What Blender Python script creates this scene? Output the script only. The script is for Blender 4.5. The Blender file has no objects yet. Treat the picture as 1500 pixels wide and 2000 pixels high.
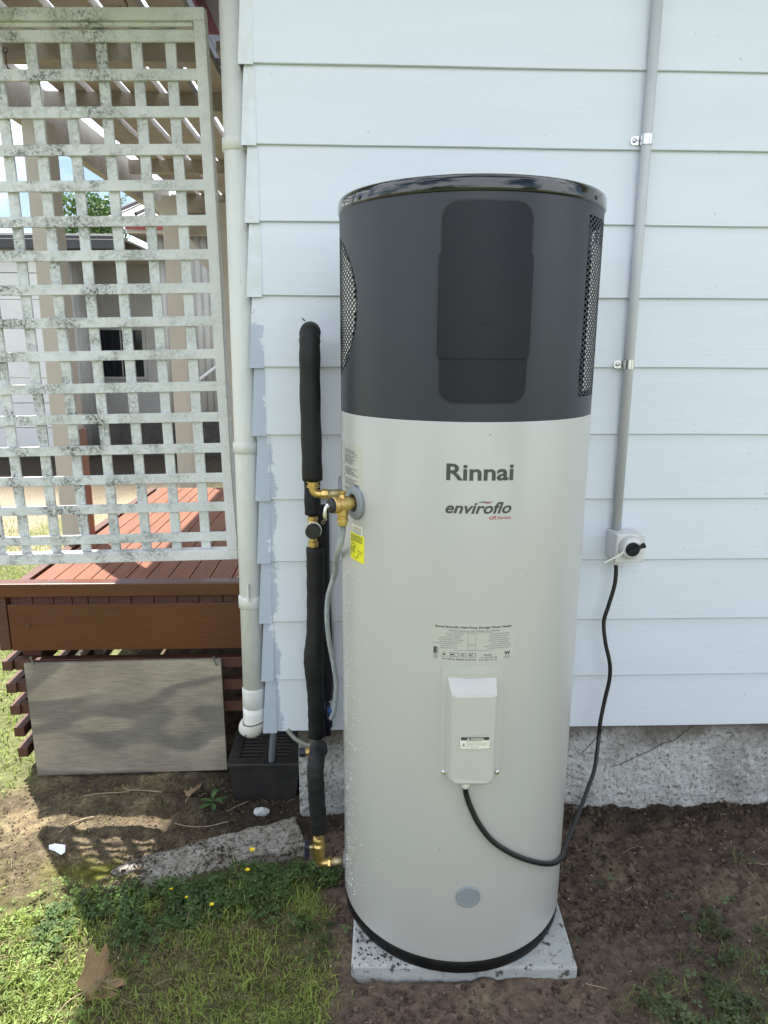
import bpy, bmesh, math, random
import numpy as np
from mathutils import Vector, Matrix
rnd = random.Random(7)
rng = np.random.default_rng(11)
R = math.radians
S = bpy.context.scene
COL = S.collection
# ------------------------------------------------------------------ camera
cam = bpy.data.cameras.new('camera'); cam.sensor_fit = 'HORIZONTAL'; cam.sensor_width = 36.0
cam.lens = 36.0*1400/1500; cam.clip_start = 0.02; cam.clip_end = 2000
camo = bpy.data.objects.new('camera', cam); COL.objects.link(camo)
yaw, pitch, roll = 0.03835, 0.22906, 0.004385
F = Vector((math.sin(yaw)*math.cos(pitch), math.cos(yaw)*math.cos(pitch), -math.sin(pitch)))
r0 = Vector((math.cos(yaw), -math.sin(yaw), 0)); u0 = r0.cross(F)
r_ = math.cos(roll)*r0 + math.sin(roll)*u0; u_ = -math.sin(roll)*r0 + math.cos(roll)*u0
camo.matrix_world = Matrix(((r_.x, u_.x, -F.x, 0), (r_.y, u_.y, -F.y, -1.8897), (r_.z, u_.z, -F.z, 1.35), (0, 0, 0, 1)))
S.camera = camo
# ------------------------------------------------------------------ sky, sun, exposure
SUN = Vector((-0.30, 0.39, 1.0)).normalized()
world = bpy.data.worlds.new('World'); S.world = world; world.use_nodes = True
nt = world.node_tree; nt.nodes.clear()
wo = nt.nodes.new('ShaderNodeOutputWorld'); bg = nt.nodes.new('ShaderNodeBackground')
sky = nt.nodes.new('ShaderNodeTexSky'); sky.sky_type = 'NISHITA'; sky.sun_disc = False
sky.sun_elevation = math.asin(SUN.z); sky.sun_rotation = math.atan2(SUN.x, SUN.y)
sky.air_density = 1.0; sky.dust_density = 0.6; sky.ozone_density = 1.0
tcw = nt.nodes.new('ShaderNodeTexCoord'); nzw = nt.nodes.new('ShaderNodeTexNoise')
nzw.inputs['Scale'].default_value = 2.3; nzw.inputs['Detail'].default_value = 7; nzw.inputs['Roughness'].default_value = 0.58
rpw = nt.nodes.new('ShaderNodeValToRGB'); rpw.color_ramp.elements[0].position = 0.44; rpw.color_ramp.elements[1].position = 0.56
mxw = nt.nodes.new('ShaderNodeMix'); mxw.data_type = 'RGBA'
mxw.inputs[7].default_value = (14.0, 14.8, 15.7, 1)
mpw = nt.nodes.new('ShaderNodeMapping'); mpw.inputs['Location'].default_value = (13.6, 7.2, 3.2)
nt.links.new(tcw.outputs['Generated'], mpw.inputs['Vector']); nt.links.new(mpw.outputs[0], nzw.inputs['Vector']); nt.links.new(nzw.outputs['Fac'], rpw.inputs['Fac'])
nt.links.new(rpw.outputs['Color'], mxw.inputs[0]); nt.links.new(sky.outputs['Color'], mxw.inputs[6])
nt.links.new(mxw.outputs[2], bg.inputs['Color']); bg.inputs['Strength'].default_value = 0.06
nt.links.new(bg.outputs[0], wo.inputs['Surface'])
sl = bpy.data.lights.new('sun', 'SUN'); sl.energy = 5.0; sl.angle = R(0.53); sl.color = (1.0, 0.955, 0.88)
so = bpy.data.objects.new('sun', sl); COL.objects.link(so)
so.rotation_euler = SUN.to_track_quat('Z', 'Y').to_euler(); so.location = SUN*30
S.view_settings.view_transform = 'Standard'; S.view_settings.look = 'None'
S.view_settings.gamma = 1.0; S.view_settings.use_curve_mapping = False
S.view_settings.exposure = 1.47
S.cycles.max_bounces = 8; S.cycles.diffuse_bounces = 4
S.cycles.use_denoising = True

# ------------------------------------------------------------------ materials
def _n(t, k): return t.nodes.new(k)
def mat(name, c1, c2=None, scale=8.0, stretch=(1, 1, 1), rough=0.5, metal=0.0, bump=0.0, bscale=40.0, bstretch=None,
        coat=0.0, spec=0.5, lo=0.35, hi=0.65, c3=None, s3=30.0, lo3=0.55, hi3=0.7, detail=5, attr=None, trans=0.0, rvar=0.0, coatr=0.05):
    """procedural surface: two colours mixed by noise, an optional third colour in speckles or stains, noise bump"""
    m = bpy.data.materials.new(name); m.use_nodes = True; t = m.node_tree; b = t.nodes['Principled BSDF']
    L = t.links.new
    b.inputs['Roughness'].default_value = rough; b.inputs['Metallic'].default_value = metal
    b.inputs['Specular IOR Level'].default_value = spec
    b.inputs['Coat Weight'].default_value = coat; b.inputs['Coat Roughness'].default_value = coatr
    tc = _n(t, 'ShaderNodeTexCoord')
    def noise(sc, st, det=5, ro=0.6):
        mp = _n(t, 'ShaderNodeMapping'); mp.inputs['Scale'].default_value = st
        L(tc.outputs['Object'], mp.inputs['Vector'])
        n = _n(t, 'ShaderNodeTexNoise'); n.inputs['Scale'].default_value = sc; n.inputs['Detail'].default_value = det
        n.inputs['Roughness'].default_value = ro
        L(mp.outputs[0], n.inputs['Vector']); return n
    def ramp(n, a, z):
        mr = _n(t, 'ShaderNodeMapRange'); mr.inputs['From Min'].default_value = a; mr.inputs['From Max'].default_value = z
        L(n.outputs['Fac'], mr.inputs['Value']); return mr.outputs['Result']
    def mix(fac, a, c):
        x = _n(t, 'ShaderNodeMix'); x.data_type = 'RGBA'
        L(fac, x.inputs[0])
        if isinstance(a, tuple): x.inputs[6].default_value = (*a, 1)
        else: L(a, x.inputs[6])
        if isinstance(c, tuple): x.inputs[7].default_value = (*c, 1)
        else: L(c, x.inputs[7])
        return x.outputs[2]
    cur = c1
    if attr:
        an = _n(t, 'ShaderNodeAttribute'); an.attribute_name = attr; cur = an.outputs['Color']
    if c2 is not None:
        if attr:   # attr colour times noise between c1 and c2
            n1 = noise(scale, stretch, detail); f = mix(ramp(n1, lo, hi), c1, c2)
            x = _n(t, 'ShaderNodeMix'); x.data_type = 'RGBA'; x.blend_type = 'MULTIPLY'; x.inputs[0].default_value = 1
            L(cur, x.inputs[6]); L(f, x.inputs[7]); cur = x.outputs[2]
        else:
            cur = mix(ramp(noise(scale, stretch, detail), lo, hi), c1, c2)
    if c3 is not None: cur = mix(ramp(noise(s3, stretch, 6, 0.7), lo3, hi3), cur, c3)
    if isinstance(cur, tuple): b.inputs['Base Color'].default_value = (*cur, 1)
    else: L(cur, b.inputs['Base Color'])
    if rvar:
        mr = _n(t, 'ShaderNodeMapRange'); mr.inputs['To Min'].default_value = max(0, rough-rvar); mr.inputs['To Max'].default_value = min(1, rough+rvar)
        L(noise(scale*1.7, stretch).outputs['Fac'], mr.inputs['Value']); L(mr.outputs['Result'], b.inputs['Roughness'])
    if bump:
        bn = noise(bscale, bstretch or stretch, 6, 0.65); bp = _n(t, 'ShaderNodeBump'); bp.inputs['Strength'].default_value = bump
        bp.inputs['Distance'].default_value = 0.01
        L(bn.outputs['Fac'], bp.inputs['Height']); L(bp.outputs[0], b.inputs['Normal'])
    if trans:
        tr = _n(t, 'ShaderNodeBsdfTranslucent'); ms = _n(t, 'ShaderNodeMixShader'); ms.inputs[0].default_value = trans
        if isinstance(cur, tuple): tr.inputs['Color'].default_value = (*cur, 1)
        else: L(cur, tr.inputs['Color'])
        L(b.outputs[0], ms.inputs[1]); L(tr.outputs[0], ms.inputs[2]); L(ms.outputs[0], t.nodes['Material Output'].inputs['Surface'])
    return m

def peel_mat(name, paint, bare, x0, side, z_top):
    """paint worn off to a bare colour beyond a ragged line across x (side: +1 bare to the left of x0), only below z_top"""
    m = mat(name, paint, tuple(v*0.97 for v in paint), scale=5, stretch=(0.4, 1, 3), rough=0.42, bump=0.10, bscale=9, bstretch=(1.2, 8, 14))
    t = m.node_tree; L = t.links.new; b = t.nodes['Principled BSDF']
    ng = _n(t, 'ShaderNodeTexNoise'); ng.inputs['Scale'].default_value = 55; ng.inputs['Detail'].default_value = 3; tg = _n(t, 'ShaderNodeTexCoord'); L(tg.outputs['Object'], ng.inputs[0])
    rg = _n(t, 'ShaderNodeMapRange'); rg.inputs['From Min'].default_value = 0.70; rg.inputs['From Max'].default_value = 0.80; rg.inputs['To Max'].default_value = 0.45; L(ng.outputs['Fac'], rg.inputs[0])
    xg = _n(t, 'ShaderNodeMix'); xg.data_type = 'RGBA'; L(rg.outputs[0], xg.inputs[0]); L(b.inputs['Base Color'].links[0].from_socket, xg.inputs[6]); xg.inputs[7].default_value = (0.28, 0.30, 0.31, 1); L(xg.outputs[2], b.inputs['Base Color'])
    tc = _n(t, 'ShaderNodeTexCoord'); sx = _n(t, 'ShaderNodeSeparateXYZ'); L(tc.outputs['Object'], sx.inputs[0])
    n = _n(t, 'ShaderNodeTexNoise'); n.inputs['Scale'].default_value = 15; n.inputs['Detail'].default_value = 12; n.inputs['Roughness'].default_value = 0.76
    L(tc.outputs['Object'], n.inputs['Vector'])
    def M(op, a, c):
        q = _n(t, 'ShaderNodeMath'); q.operation = op
        for i, v in enumerate((a, c)):
            if isinstance(v, (int, float)): q.inputs[i].default_value = v
            else: L(v, q.inputs[i])
        return q.outputs[0]
    off = M('MULTIPLY', M('SUBTRACT', n.outputs['Fac'], 0.5), 0.11)
    d = M('MULTIPLY', M('SUBTRACT', M('ADD', sx.outputs[0], off), x0), -1.0)
    d2 = M('MINIMUM', d, M('MULTIPLY', M('SUBTRACT', z_top, M('ADD', sx.outputs[2], M('MULTIPLY', off, 3.0))), 0.5))
    f = _n(t, 'ShaderNodeMapRange'); f.inputs['From Min'].default_value = 0.0; f.inputs['From Max'].default_value = 0.004
    L(d2, f.inputs['Value'])
    x = _n(t, 'ShaderNodeMix'); x.data_type = 'RGBA'; L(f.outputs[0], x.inputs[0])
    L(b.inputs['Base Color'].links[0].from_socket, x.inputs[6]); x.inputs[7].default_value = (*bare, 1)
    L(x.outputs[2], b.inputs['Base Color'])
    return m

WHITE = (0.675, 0.722, 0.805)
def damp_top(m):
    t = m.node_tree; L = t.links.new; b = t.nodes['Principled BSDF']; tc = _n(t, 'ShaderNodeTexCoord'); sx = _n(t, 'ShaderNodeSeparateXYZ'); L(tc.outputs['Object'], sx.inputs[0])
    n = _n(t, 'ShaderNodeTexNoise'); n.inputs['Scale'].default_value = 5.5; n.inputs['Detail'].default_value = 7; n.inputs['Roughness'].default_value = 0.7; L(tc.outputs['Object'], n.inputs[0])
    a = _n(t, 'ShaderNodeMath'); a.operation = 'MULTIPLY_ADD'; L(n.outputs['Fac'], a.inputs[0]); a.inputs[1].default_value = 0.26; L(sx.outputs[2], a.inputs[2])
    r = _n(t, 'ShaderNodeMapRange'); r.inputs['From Min'].default_value = 0.305; r.inputs['From Max'].default_value = 0.375; r.inputs['To Max'].default_value = 0.88; L(a.outputs[0], r.inputs[0])
    x = _n(t, 'ShaderNodeMix'); x.data_type = 'RGBA'; L(r.outputs[0], x.inputs[0]); L(b.inputs['Base Color'].links[0].from_socket, x.inputs[6]); x.inputs[7].default_value = (0.14, 0.118, 0.10, 1); L(x.outputs[2], b.inputs['Base Color'])
M_board = peel_mat('weatherboard_paint', WHITE, (0.42, 0.48, 0.59), 0.046, 1, 1.12)
M_soak_white = mat('soaker_paint', WHITE, (0.60, 0.64, 0.66), scale=30, rough=0.4, bump=0.15, bscale=30, c3=(0.35, 0.38, 0.4), s3=90, lo3=0.7, hi3=0.8)
M_soak_blue = peel_mat('soaker_bare', WHITE, (0.42, 0.48, 0.59), 0.038, 1, 1.40)
M_stucco = mat('rough_stucco', (0.53, 0.535, 0.525), (0.26, 0.25, 0.235), scale=6, rough=0.95, bump=1.0, bscale=90, c3=(0.10, 0.088, 0.075), s3=85, lo3=0.52, hi3=0.66, lo=0.45, hi=0.75)
M_soffit = mat('soffit_paint', (0.50, 0.44, 0.37), (0.42, 0.37, 0.31), scale=4, rough=0.7)
M_red = mat('red_fascia_paint', (0.30, 0.03, 0.045), (0.22, 0.025, 0.035), scale=6, rough=0.45)
M_roofdark = mat('dark_roof_steel', (0.03, 0.033, 0.04), (0.045, 0.045, 0.05), scale=3, rough=0.5)
damp_top(M_stucco)
M_tank = mat('tank_enamel', (0.425, 0.422, 0.408), (0.415, 0.415, 0.403), scale=3, rough=0.34, coat=0.25, coatr=0.12)
M_char = mat('charcoal_plastic', (0.0155, 0.0212, 0.034), (0.014, 0.019, 0.031), scale=4, rough=0.42, bump=0.04, bscale=900, spec=0.55)
M_panel = mat('panel_plastic', (0.0068, 0.0090, 0.0155), (0.0056, 0.0076, 0.0135), scale=6, spec=0.32, rough=0.4, bump=0.03, bscale=700)
M_gloss = mat('gloss_black', (0.006, 0.007, 0.009), rough=0.07, coat=0.6)
M_basering = mat('base_ring_plastic', (0.006, 0.006, 0.007), (0.010, 0.010, 0.010), scale=20, rough=0.38, spec=0.22)
M_black = mat('black_plastic', (0.012, 0.012, 0.013), (0.02, 0.02, 0.02), scale=20, rough=0.5)
M_fin = mat('aluminium_fin', (0.88, 0.88, 0.87), (0.78, 0.78, 0.78), scale=20, stretch=(1, 1, 12), rough=0.5, metal=0.1)
M_print = mat('dark_print', (0.05, 0.056, 0.055), rough=0.45)
M_printred = mat('red_print', (0.36, 0.03, 0.035), rough=0.45)
M_label = mat('clear_label', (0.45, 0.45, 0.425), rough=0.25, coat=0.3)
M_lblwhite = mat('white_label', (0.74, 0.74, 0.66), rough=0.4)
M_yellow = mat('yellow_label', (0.78, 0.72, 0.03), (0.72, 0.68, 0.03), scale=20, rough=0.35)
M_greyplug = mat('grey_plug', (0.23, 0.255, 0.285), (0.21, 0.235, 0.265), scale=20, rough=0.5)
M_cover = mat('cover_enamel', (0.45, 0.448, 0.43), rough=0.32, coat=0.3, coatr=0.1)
M_chrome = mat('chrome', (0.68, 0.69, 0.71), rough=0.25, metal=1.0)
M_brass = mat('brass', (0.56, 0.39, 0.14), (0.66, 0.47, 0.19), scale=40, rough=0.34, metal=0.95, bump=0.12, bscale=160)
M_brassd = mat('dull_bronze', (0.40, 0.33, 0.20), (0.50, 0.41, 0.25), scale=30, rough=0.42, metal=0.85, bump=0.25, bscale=200)
M_foam = mat('black_foam', (0.0065, 0.0065, 0.008), (0.013, 0.013, 0.015), scale=14, rough=0.62, bump=0.12, bscale=90, spec=0.35)
M_cord = mat('black_rubber', (0.009, 0.009, 0.010), rough=0.4)
M_pvcgrey = mat('grey_conduit', (0.50, 0.515, 0.54), (0.47, 0.485, 0.51), scale=6, rough=0.36)
M_switch = mat('switch_plastic', (0.62, 0.63, 0.64), rough=0.3)
M_white = mat('white_plastic', (0.74, 0.74, 0.70), rough=0.4)
M_pipe = mat('downpipe_paint', (0.68, 0.695, 0.68), (0.61, 0.625, 0.605), scale=9, stretch=(1, 1, 0.5), rough=0.5, bump=0.1, bscale=60, c3=(0.27, 0.29, 0.25), s3=26, lo3=0.64, hi3=0.78)
M_pvc = mat('pvc_white', (0.76, 0.76, 0.74), (0.62, 0.62, 0.60), scale=14, rough=0.4, c3=(0.4, 0.39, 0.36), s3=60, lo3=0.65, hi3=0.8)
def lichen(name, base, base2, lo, hi):
    m = mat(name, base, base2, scale=9, rough=0.75, bump=0.35, bscale=90)
    t = m.node_tree; L = t.links.new; b = t.nodes['Principled BSDF']; tc = _n(t, 'ShaderNodeTexCoord')
    def N(sc, det, ro, a, z, st=(1, 1, 1)):
        mp = _n(t, 'ShaderNodeMapping'); mp.inputs['Scale'].default_value = st; L(tc.outputs['Object'], mp.inputs[0])
        n = _n(t, 'ShaderNodeTexNoise'); n.inputs['Scale'].default_value = sc; n.inputs['Detail'].default_value = det; n.inputs['Roughness'].default_value = ro
        L(mp.outputs[0], n.inputs[0]); r = _n(t, 'ShaderNodeMapRange'); r.inputs['From Min'].default_value = a; r.inputs['From Max'].default_value = z
        L(n.outputs['Fac'], r.inputs[0]); return r.outputs[0]
    def X(f, a, c):
        x = _n(t, 'ShaderNodeMix'); x.data_type = 'RGBA'; L(f, x.inputs[0]); L(a, x.inputs[6]); x.inputs[7].default_value = (*c, 1); return x.outputs[2]
    def mul(a, c):
        q = _n(t, 'ShaderNodeMath'); q.operation = 'MULTIPLY'; L(a, q.inputs[0]); L(c, q.inputs[1]); return q.outputs[0]
    cur = b.inputs['Base Color'].links[0].from_socket
    sx = _n(t, 'ShaderNodeSeparateXYZ'); L(tc.outputs['Object'], sx.inputs[0]); wx = _n(t, 'ShaderNodeMapRange')
    wx.inputs['From Min'].default_value = -0.06; wx.inputs['From Max'].default_value = -0.36; wx.inputs['To Min'].default_value = 0.22; L(sx.outputs[0], wx.inputs[0])
    pm = mul(N(7, 4, 0.6, lo, hi), wx.outputs[0])
    cur = X(mul(pm, N(60, 9, 0.78, 0.42, 0.72)), cur, (0.15, 0.16, 0.115))
    cur = X(mul(mul(N(11, 5, 0.65, 0.46, 0.60), wx.outputs[0]), N(130, 8, 0.85, 0.44, 0.58)), cur, (0.055, 0.058, 0.048))
    cur = X(mul(N(5, 3, 0.5, 0.5, 0.75), N(30, 6, 0.7, 0.5, 0.9)), cur, (0.25, 0.27, 0.16))
    L(cur, b.inputs['Base Color']); return m
M_latt = lichen('lattice_paint', (0.67, 0.70, 0.71), (0.60, 0.63, 0.635), 0.42, 0.68)
M_lattc = lichen('lattice_frame_paint', (0.69, 0.71, 0.72), (0.63, 0.65, 0.655), 0.48, 0.74)
M_deck = mat('deck_stain', (0.27, 0.108, 0.058), (0.21, 0.08, 0.044), scale=9, stretch=(6, 0.6, 1), rough=0.6, bump=0.2, bscale=60, bstretch=(6, 0.3, 1), c3=(0.26, 0.13, 0.09), s3=40, lo3=0.62, hi3=0.8)
M_fascia = mat('fascia_stain', (0.110, 0.031, 0.0105), (0.082, 0.023, 0.0085), scale=5, stretch=(0.6, 1, 3), rough=0.38, coat=0.15, bump=0.12, bscale=20, bstretch=(1, 1, 9), c3=(0.09, 0.035, 0.014), s3=8, lo3=0.64, hi3=0.8)
M_slat = mat('slat_stain', (0.10, 0.037, 0.022), (0.075, 0.028, 0.018), scale=9, stretch=(1, 1, 3), rough=0.6, bump=0.2, bscale=40)
M_ends = mat('end_grain', (0.075, 0.028, 0.018), (0.045, 0.018, 0.012), scale=40, rough=0.75, bump=0.4, bscale=120)
M_post = mat('post_paint', (0.50, 0.465, 0.42), (0.46, 0.425, 0.38), scale=5, rough=0.65)
M_beam = mat('beam_paint', (0.36, 0.315, 0.275), (0.26, 0.225, 0.195), scale=6, rough=0.75, c3=(0.2, 0.165, 0.135), s3=14, lo3=0.55, hi3=0.8)
M_sheet = mat('roof_sheet', (0.78, 0.83, 0.88), rough=0.3, trans=0.88)
M_ply = None
M_nwall = mat('neighbour_white_wall', (0.66, 0.68, 0.70), (0.60, 0.62, 0.65), scale=4, rough=0.7)
M_ngrey = mat('corrugated_grey', (0.42, 0.42, 0.41), (0.36, 0.36, 0.36), scale=5, rough=0.6)
M_nglass = mat('dark_window_glass', (0.01, 0.013, 0.018), rough=0.06)
M_ndark = mat('dark_underfloor', (0.035, 0.032, 0.03), (0.06, 0.055, 0.05), scale=8, rough=0.9)
M_nroof = mat('pale_corrugated_roof', (0.55, 0.53, 0.5), (0.40, 0.38, 0.36), scale=5, stretch=(8, 1, 1), rough=0.6)
M_pad = mat('concrete_pad', (0.40, 0.415, 0.41), (0.33, 0.345, 0.34), scale=10, rough=0.85, bump=0.4, bscale=110, c3=(0.06, 0.052, 0.045), s3=46, lo3=0.555, hi3=0.63)
M_kerb = mat('exposed_aggregate', (0.42, 0.395, 0.35), (0.26, 0.24, 0.205), scale=30, rough=0.95, bump=1.0, bscale=120, c3=(0.075, 0.068, 0.056), s3=90, lo3=0.47, hi3=0.62)
M_grate = mat('drain_plastic', (0.012, 0.012, 0.013), (0.028, 0.026, 0.024), scale=16, rough=0.55, bump=0.1, bscale=60)
M_galv = mat('galvanised_nail', (0.35, 0.36, 0.36), rough=0.45, metal=0.8)
M_rust = mat('rusty_hook', (0.07, 0.04, 0.03), (0.12, 0.07, 0.045), scale=60, rough=0.8)
M_paper = mat('white_scrap', (0.80, 0.82, 0.88), rough=0.6)
M_stone = mat('pale_stone', (0.55, 0.58, 0.6), (0.4, 0.42, 0.44), scale=30, rough=0.8, bump=0.4, bscale=60)
M_leaf = mat('dead_leaf', (0.40, 0.27, 0.16), (0.27, 0.165, 0.09), scale=14, rough=0.7, bump=0.4, bscale=50, trans=0.2)
M_twig = mat('dry_twig', (0.34, 0.27, 0.18), (0.24, 0.18, 0.12), scale=30, rough=0.8)
M_petal = mat('yellow_petal', (0.85, 0.62, 0.01), rough=0.4)
M_weed = mat('weed_leaf', (0.075, 0.15, 0.045), (0.055, 0.11, 0.035), scale=20, rough=0.55, trans=0.25)
M_grass = mat('grass_blade', (0.8, 0.8, 0.8), (1.15, 1.15, 1.15), scale=9, rough=0.55, attr='tint', trans=0.42, spec=0.3)
M_clod = mat('soil_clod', (0.7, 0.7, 0.7), (1.25, 1.25, 1.25), scale=50, rough=0.95, attr='tint', bump=0.5, bscale=200, spec=0.15)
M_ground = mat('ground_soil', (0.62, 0.62, 0.62), (1.3, 1.28, 1.25), scale=55, rough=0.97, attr='tint', bump=0.9, bscale=130, spec=0.15, detail=8)
M_bark = mat('bark', (0.12, 0.09, 0.07), (0.07, 0.055, 0.04), scale=20, rough=0.9, bump=0.5, bscale=30)
M_tree = mat('tree_leaf', (0.045, 0.10, 0.025), (0.10, 0.17, 0.04), scale=2.5, rough=0.5, trans=0.3)
M_bluepl = mat('blue_plastic', (0.03, 0.11, 0.40), rough=0.4)
M_navy = mat('navy_plastic', (0.012, 0.014, 0.035), rough=0.4)
M_wire = mat('old_wire', (0.34, 0.31, 0.27), rough=0.7)

def ply_material():
    m = bpy.data.materials.new('weathered_plywood'); m.use_nodes = True; t = m.node_tree; L = t.links.new; b = t.nodes['Principled BSDF']
    b.inputs['Roughness'].default_value = 0.85
    tc = _n(t, 'ShaderNodeTexCoord'); mp = _n(t, 'ShaderNodeMapping'); mp.inputs['Scale'].default_value = (1.0, 1, 3.6)
    L(tc.outputs['Object'], mp.inputs[0])
    n1 = _n(t, 'ShaderNodeTexNoise'); n1.inputs['Scale'].default_value = 1.25; n1.inputs['Detail'].default_value = 2; n1.inputs['Distortion'].default_value = 0.3
    L(mp.outputs[0], n1.inputs[0])
    w = _n(t, 'ShaderNodeMath'); w.operation = 'MULTIPLY'; w.inputs[1].default_value = 15.0; L(n1.outputs['Fac'], w.inputs[0])
    s = _n(t, 'ShaderNodeMath'); s.operation = 'SINE'; L(w.outputs[0], s.inputs[0])
    r = _n(t, 'ShaderNodeValToRGB'); e = r.color_ramp.elements
    e[0].position = 0.0; e[0].color = (0.295, 0.262, 0.205, 1); e[1].position = 0.90; e[1].color = (0.315, 0.28, 0.22, 1)
    q_ = r.color_ramp.elements.new(0.985); q_.color = (0.19, 0.175, 0.148, 1)
    mr = _n(t, 'ShaderNodeMapRange'); mr.inputs['From Min'].default_value = -1; L(s.outputs[0], mr.inputs[0]); L(mr.outputs[0], r.inputs[0])
    mp2 = _n(t, 'ShaderNodeMapping'); mp2.inputs['Scale'].default_value = (4, 1, 70); L(tc.outputs['Object'], mp2.inputs[0])
    n2 = _n(t, 'ShaderNodeTexNoise'); n2.inputs['Scale'].default_value = 3.5; n2.inputs['Detail'].default_value = 8; n2.inputs['Roughness'].default_value = 0.75; L(mp2.outputs[0], n2.inputs[0])
    n3 = _n(t, 'ShaderNodeTexNoise'); n3.inputs['Scale'].default_value = 7; n3.inputs['Detail'].default_value = 5; L(tc.outputs['Object'], n3.inputs[0])
    x = _n(t, 'ShaderNodeMix'); x.data_type = 'RGBA'; x.blend_type = 'OVERLAY'; x.inputs[0].default_value = 0.85; L(r.outputs[0], x.inputs[6]); L(n2.outputs['Fac'], x.inputs[7])
    x2 = _n(t, 'ShaderNodeMix'); x2.data_type = 'RGBA'; x2.blend_type = 'OVERLAY'; x2.inputs[0].default_value = 0.5; L(x.outputs[2], x2.inputs[6]); L(n3.outputs['Fac'], x2.inputs[7])
    L(x2.outputs[2], b.inputs['Base Color'])
    bp = _n(t, 'ShaderNodeBump'); bp.inputs['Strength'].default_value = 0.25; bp.inputs['Distance'].default_value = 0.004; L(n2.outputs['Fac'], bp.inputs['Height']); L(bp.outputs[0], b.inputs['Normal'])
    return m
M_ply = ply_material()

# ------------------------------------------------------------------ object helpers
def thing(name, label, cat, loc=(0, 0, 0), group=None):
    o = bpy.data.objects.new(name, None); COL.objects.link(o); o.location = loc; o.empty_display_size = 0.05
    o['label'] = label; o['category'] = cat
    if group: o['group'] = group
    return o
def tag(o, label, cat, group=None):
    o['label'] = label; o['category'] = cat
    if group: o['group'] = group
    return o
def wloc(o):
    v = Vector((0, 0, 0))
    while o is not None: v += o.location; o = o.parent
    return v
def obj(name, geo, m, parent=None, smooth=False, loc=None, kind=None, label=None):
    """geo: bmesh (world coordinates) or Mesh; becomes one object; its origin sits at its parent or at loc"""
    if isinstance(geo, bmesh.types.BMesh):
        me = bpy.data.meshes.new(name); geo.normal_update(); geo.to_mesh(me); geo.free()
    else: me = geo
    if m and not me.materials: me.materials.append(m)
    o = bpy.data.objects.new(name, me); COL.objects.link(o)
    base = Vector(loc) if loc is not None else Vector((0, 0, 0))
    if parent: o.parent = parent; base = wloc(parent)
    if base.length: me.transform(Matrix.Translation(-base))
    if parent is None: o.location = base
    if smooth: me.polygons.foreach_set('use_smooth', [True]*len(me.polygons))
    if kind: o['kind'] = kind
    if label: o['label'] = label
    return o
def box(bm, x0, x1, y0, y1, z0, z1, bev=0.0, M=None, segs=2):
    r = bmesh.ops.create_cube(bm, size=1.0)
    vs = r['verts']
    for v in vs: v.co = Vector(((x0+x1)/2+v.co.x*(x1-x0), (y0+y1)/2+v.co.y*(y1-y0), (z0+z1)/2+v.co.z*(z1-z0)))
    if bev:
        es = list({e for v in vs for e in v.link_edges})
        rr = bmesh.ops.bevel(bm, geom=es, offset=bev, segments=segs, affect='EDGES', profile=0.5)
        vs = list({v for f in rr['faces'] for v in f.verts} | {v for v in vs if v.is_valid})
    if M is not None: bmesh.ops.transform(bm, matrix=M, verts=vs)
    return vs
def nb(*a, **k):
    bm = bmesh.new(); box(bm, *a, **k); return bm
def lathe(bm, prof, seg=32, M=None, cap0=True, cap1=True):
    """prof: (radius, height) along +Z, placed by M"""
    rings = []
    for (r, z) in prof:
        ring = []
        for i in range(seg):
            a = 2*math.pi*i/seg
            v = Vector((r*math.cos(a), r*math.sin(a), z))
            ring.append(bm.verts.new(M @ v if M is not None else v))
        rings.append(ring)
    for a, b in zip(rings, rings[1:]):
        for i in range(seg):
            bm.faces.new((a[i], a[(i+1) % seg], b[(i+1) % seg], b[i]))
    if cap0: bm.faces.new(list(reversed(rings[0])))
    if cap1: bm.faces.new(rings[-1])
    return bm
def along(p, d):
    """matrix that puts local +Z along d at p"""
    return Matrix.Translation(Vector(p)) @ Vector(d).normalized().to_track_quat('Z', 'Y').to_matrix().to_4x4()
def spline(pts, n=10):
    P = [Vector(p) for p in pts]; P = [2*P[0]-P[1]]+P+[2*P[-1]-P[-2]]; out = []
    for i in range(1, len(P)-2):
        a, b, c, d = P[i-1:i+3]
        for k in range(n):
            t = k/n
            out.append(0.5*((2*b)+(c-a)*t+(2*a-5*b+4*c-d)*t*t+(3*b-a-3*c+d)*t**3))
    out.append(P[-2]); return out
def tube(bm, pts, rad, seg=12, cap=True, ripple=None):
    pts = [Vector(p) for p in pts]; n = len(pts); rings = []; up = None
    for i, p in enumerate(pts):
        t = (pts[min(i+1, n-1)]-pts[max(i-1, 0)]).normalized()
        if up is None:
            up = Vector((0, 0, 1)) if abs(t.z) < 0.9 else Vector((1, 0, 0))
        a = up - t*up.dot(t); a.normalize(); up = a; b = t.cross(a)
        r = rad[i] if isinstance(rad, (list, tuple)) else rad
        if ripple: r += ripple*(1 if i % 2 else -1)
        rings.append([bm.verts.new(p+r*(math.cos(2*math.pi*k/seg)*a+math.sin(2*math.pi*k/seg)*b)) for k in range(seg)])
    for A, B in zip(rings, rings[1:]):
        for k in range(seg): bm.faces.new((A[k], A[(k+1) % seg], B[(k+1) % seg], B[k]))
    if cap:
        bm.faces.new(list(reversed(rings[0]))); bm.faces.new(rings[-1])
    return bm
def ntube(pts, rad, seg=12, n=0, **k):
    if n: pts = spline(pts, n)
    return tube(bmesh.new(), pts, rad, seg, **k)
def py_mesh(name, verts, faces, tint=None):
    me = bpy.data.meshes.new(name); me.from_pydata(verts, [], faces)
    if tint is not None:
        a = me.attributes.new('tint', 'FLOAT_COLOR', 'POINT'); c = np.ones((len(verts), 4), np.float32); c[:, :3] = tint
        a.data.foreach_set('color', c.ravel())
    return me

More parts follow.
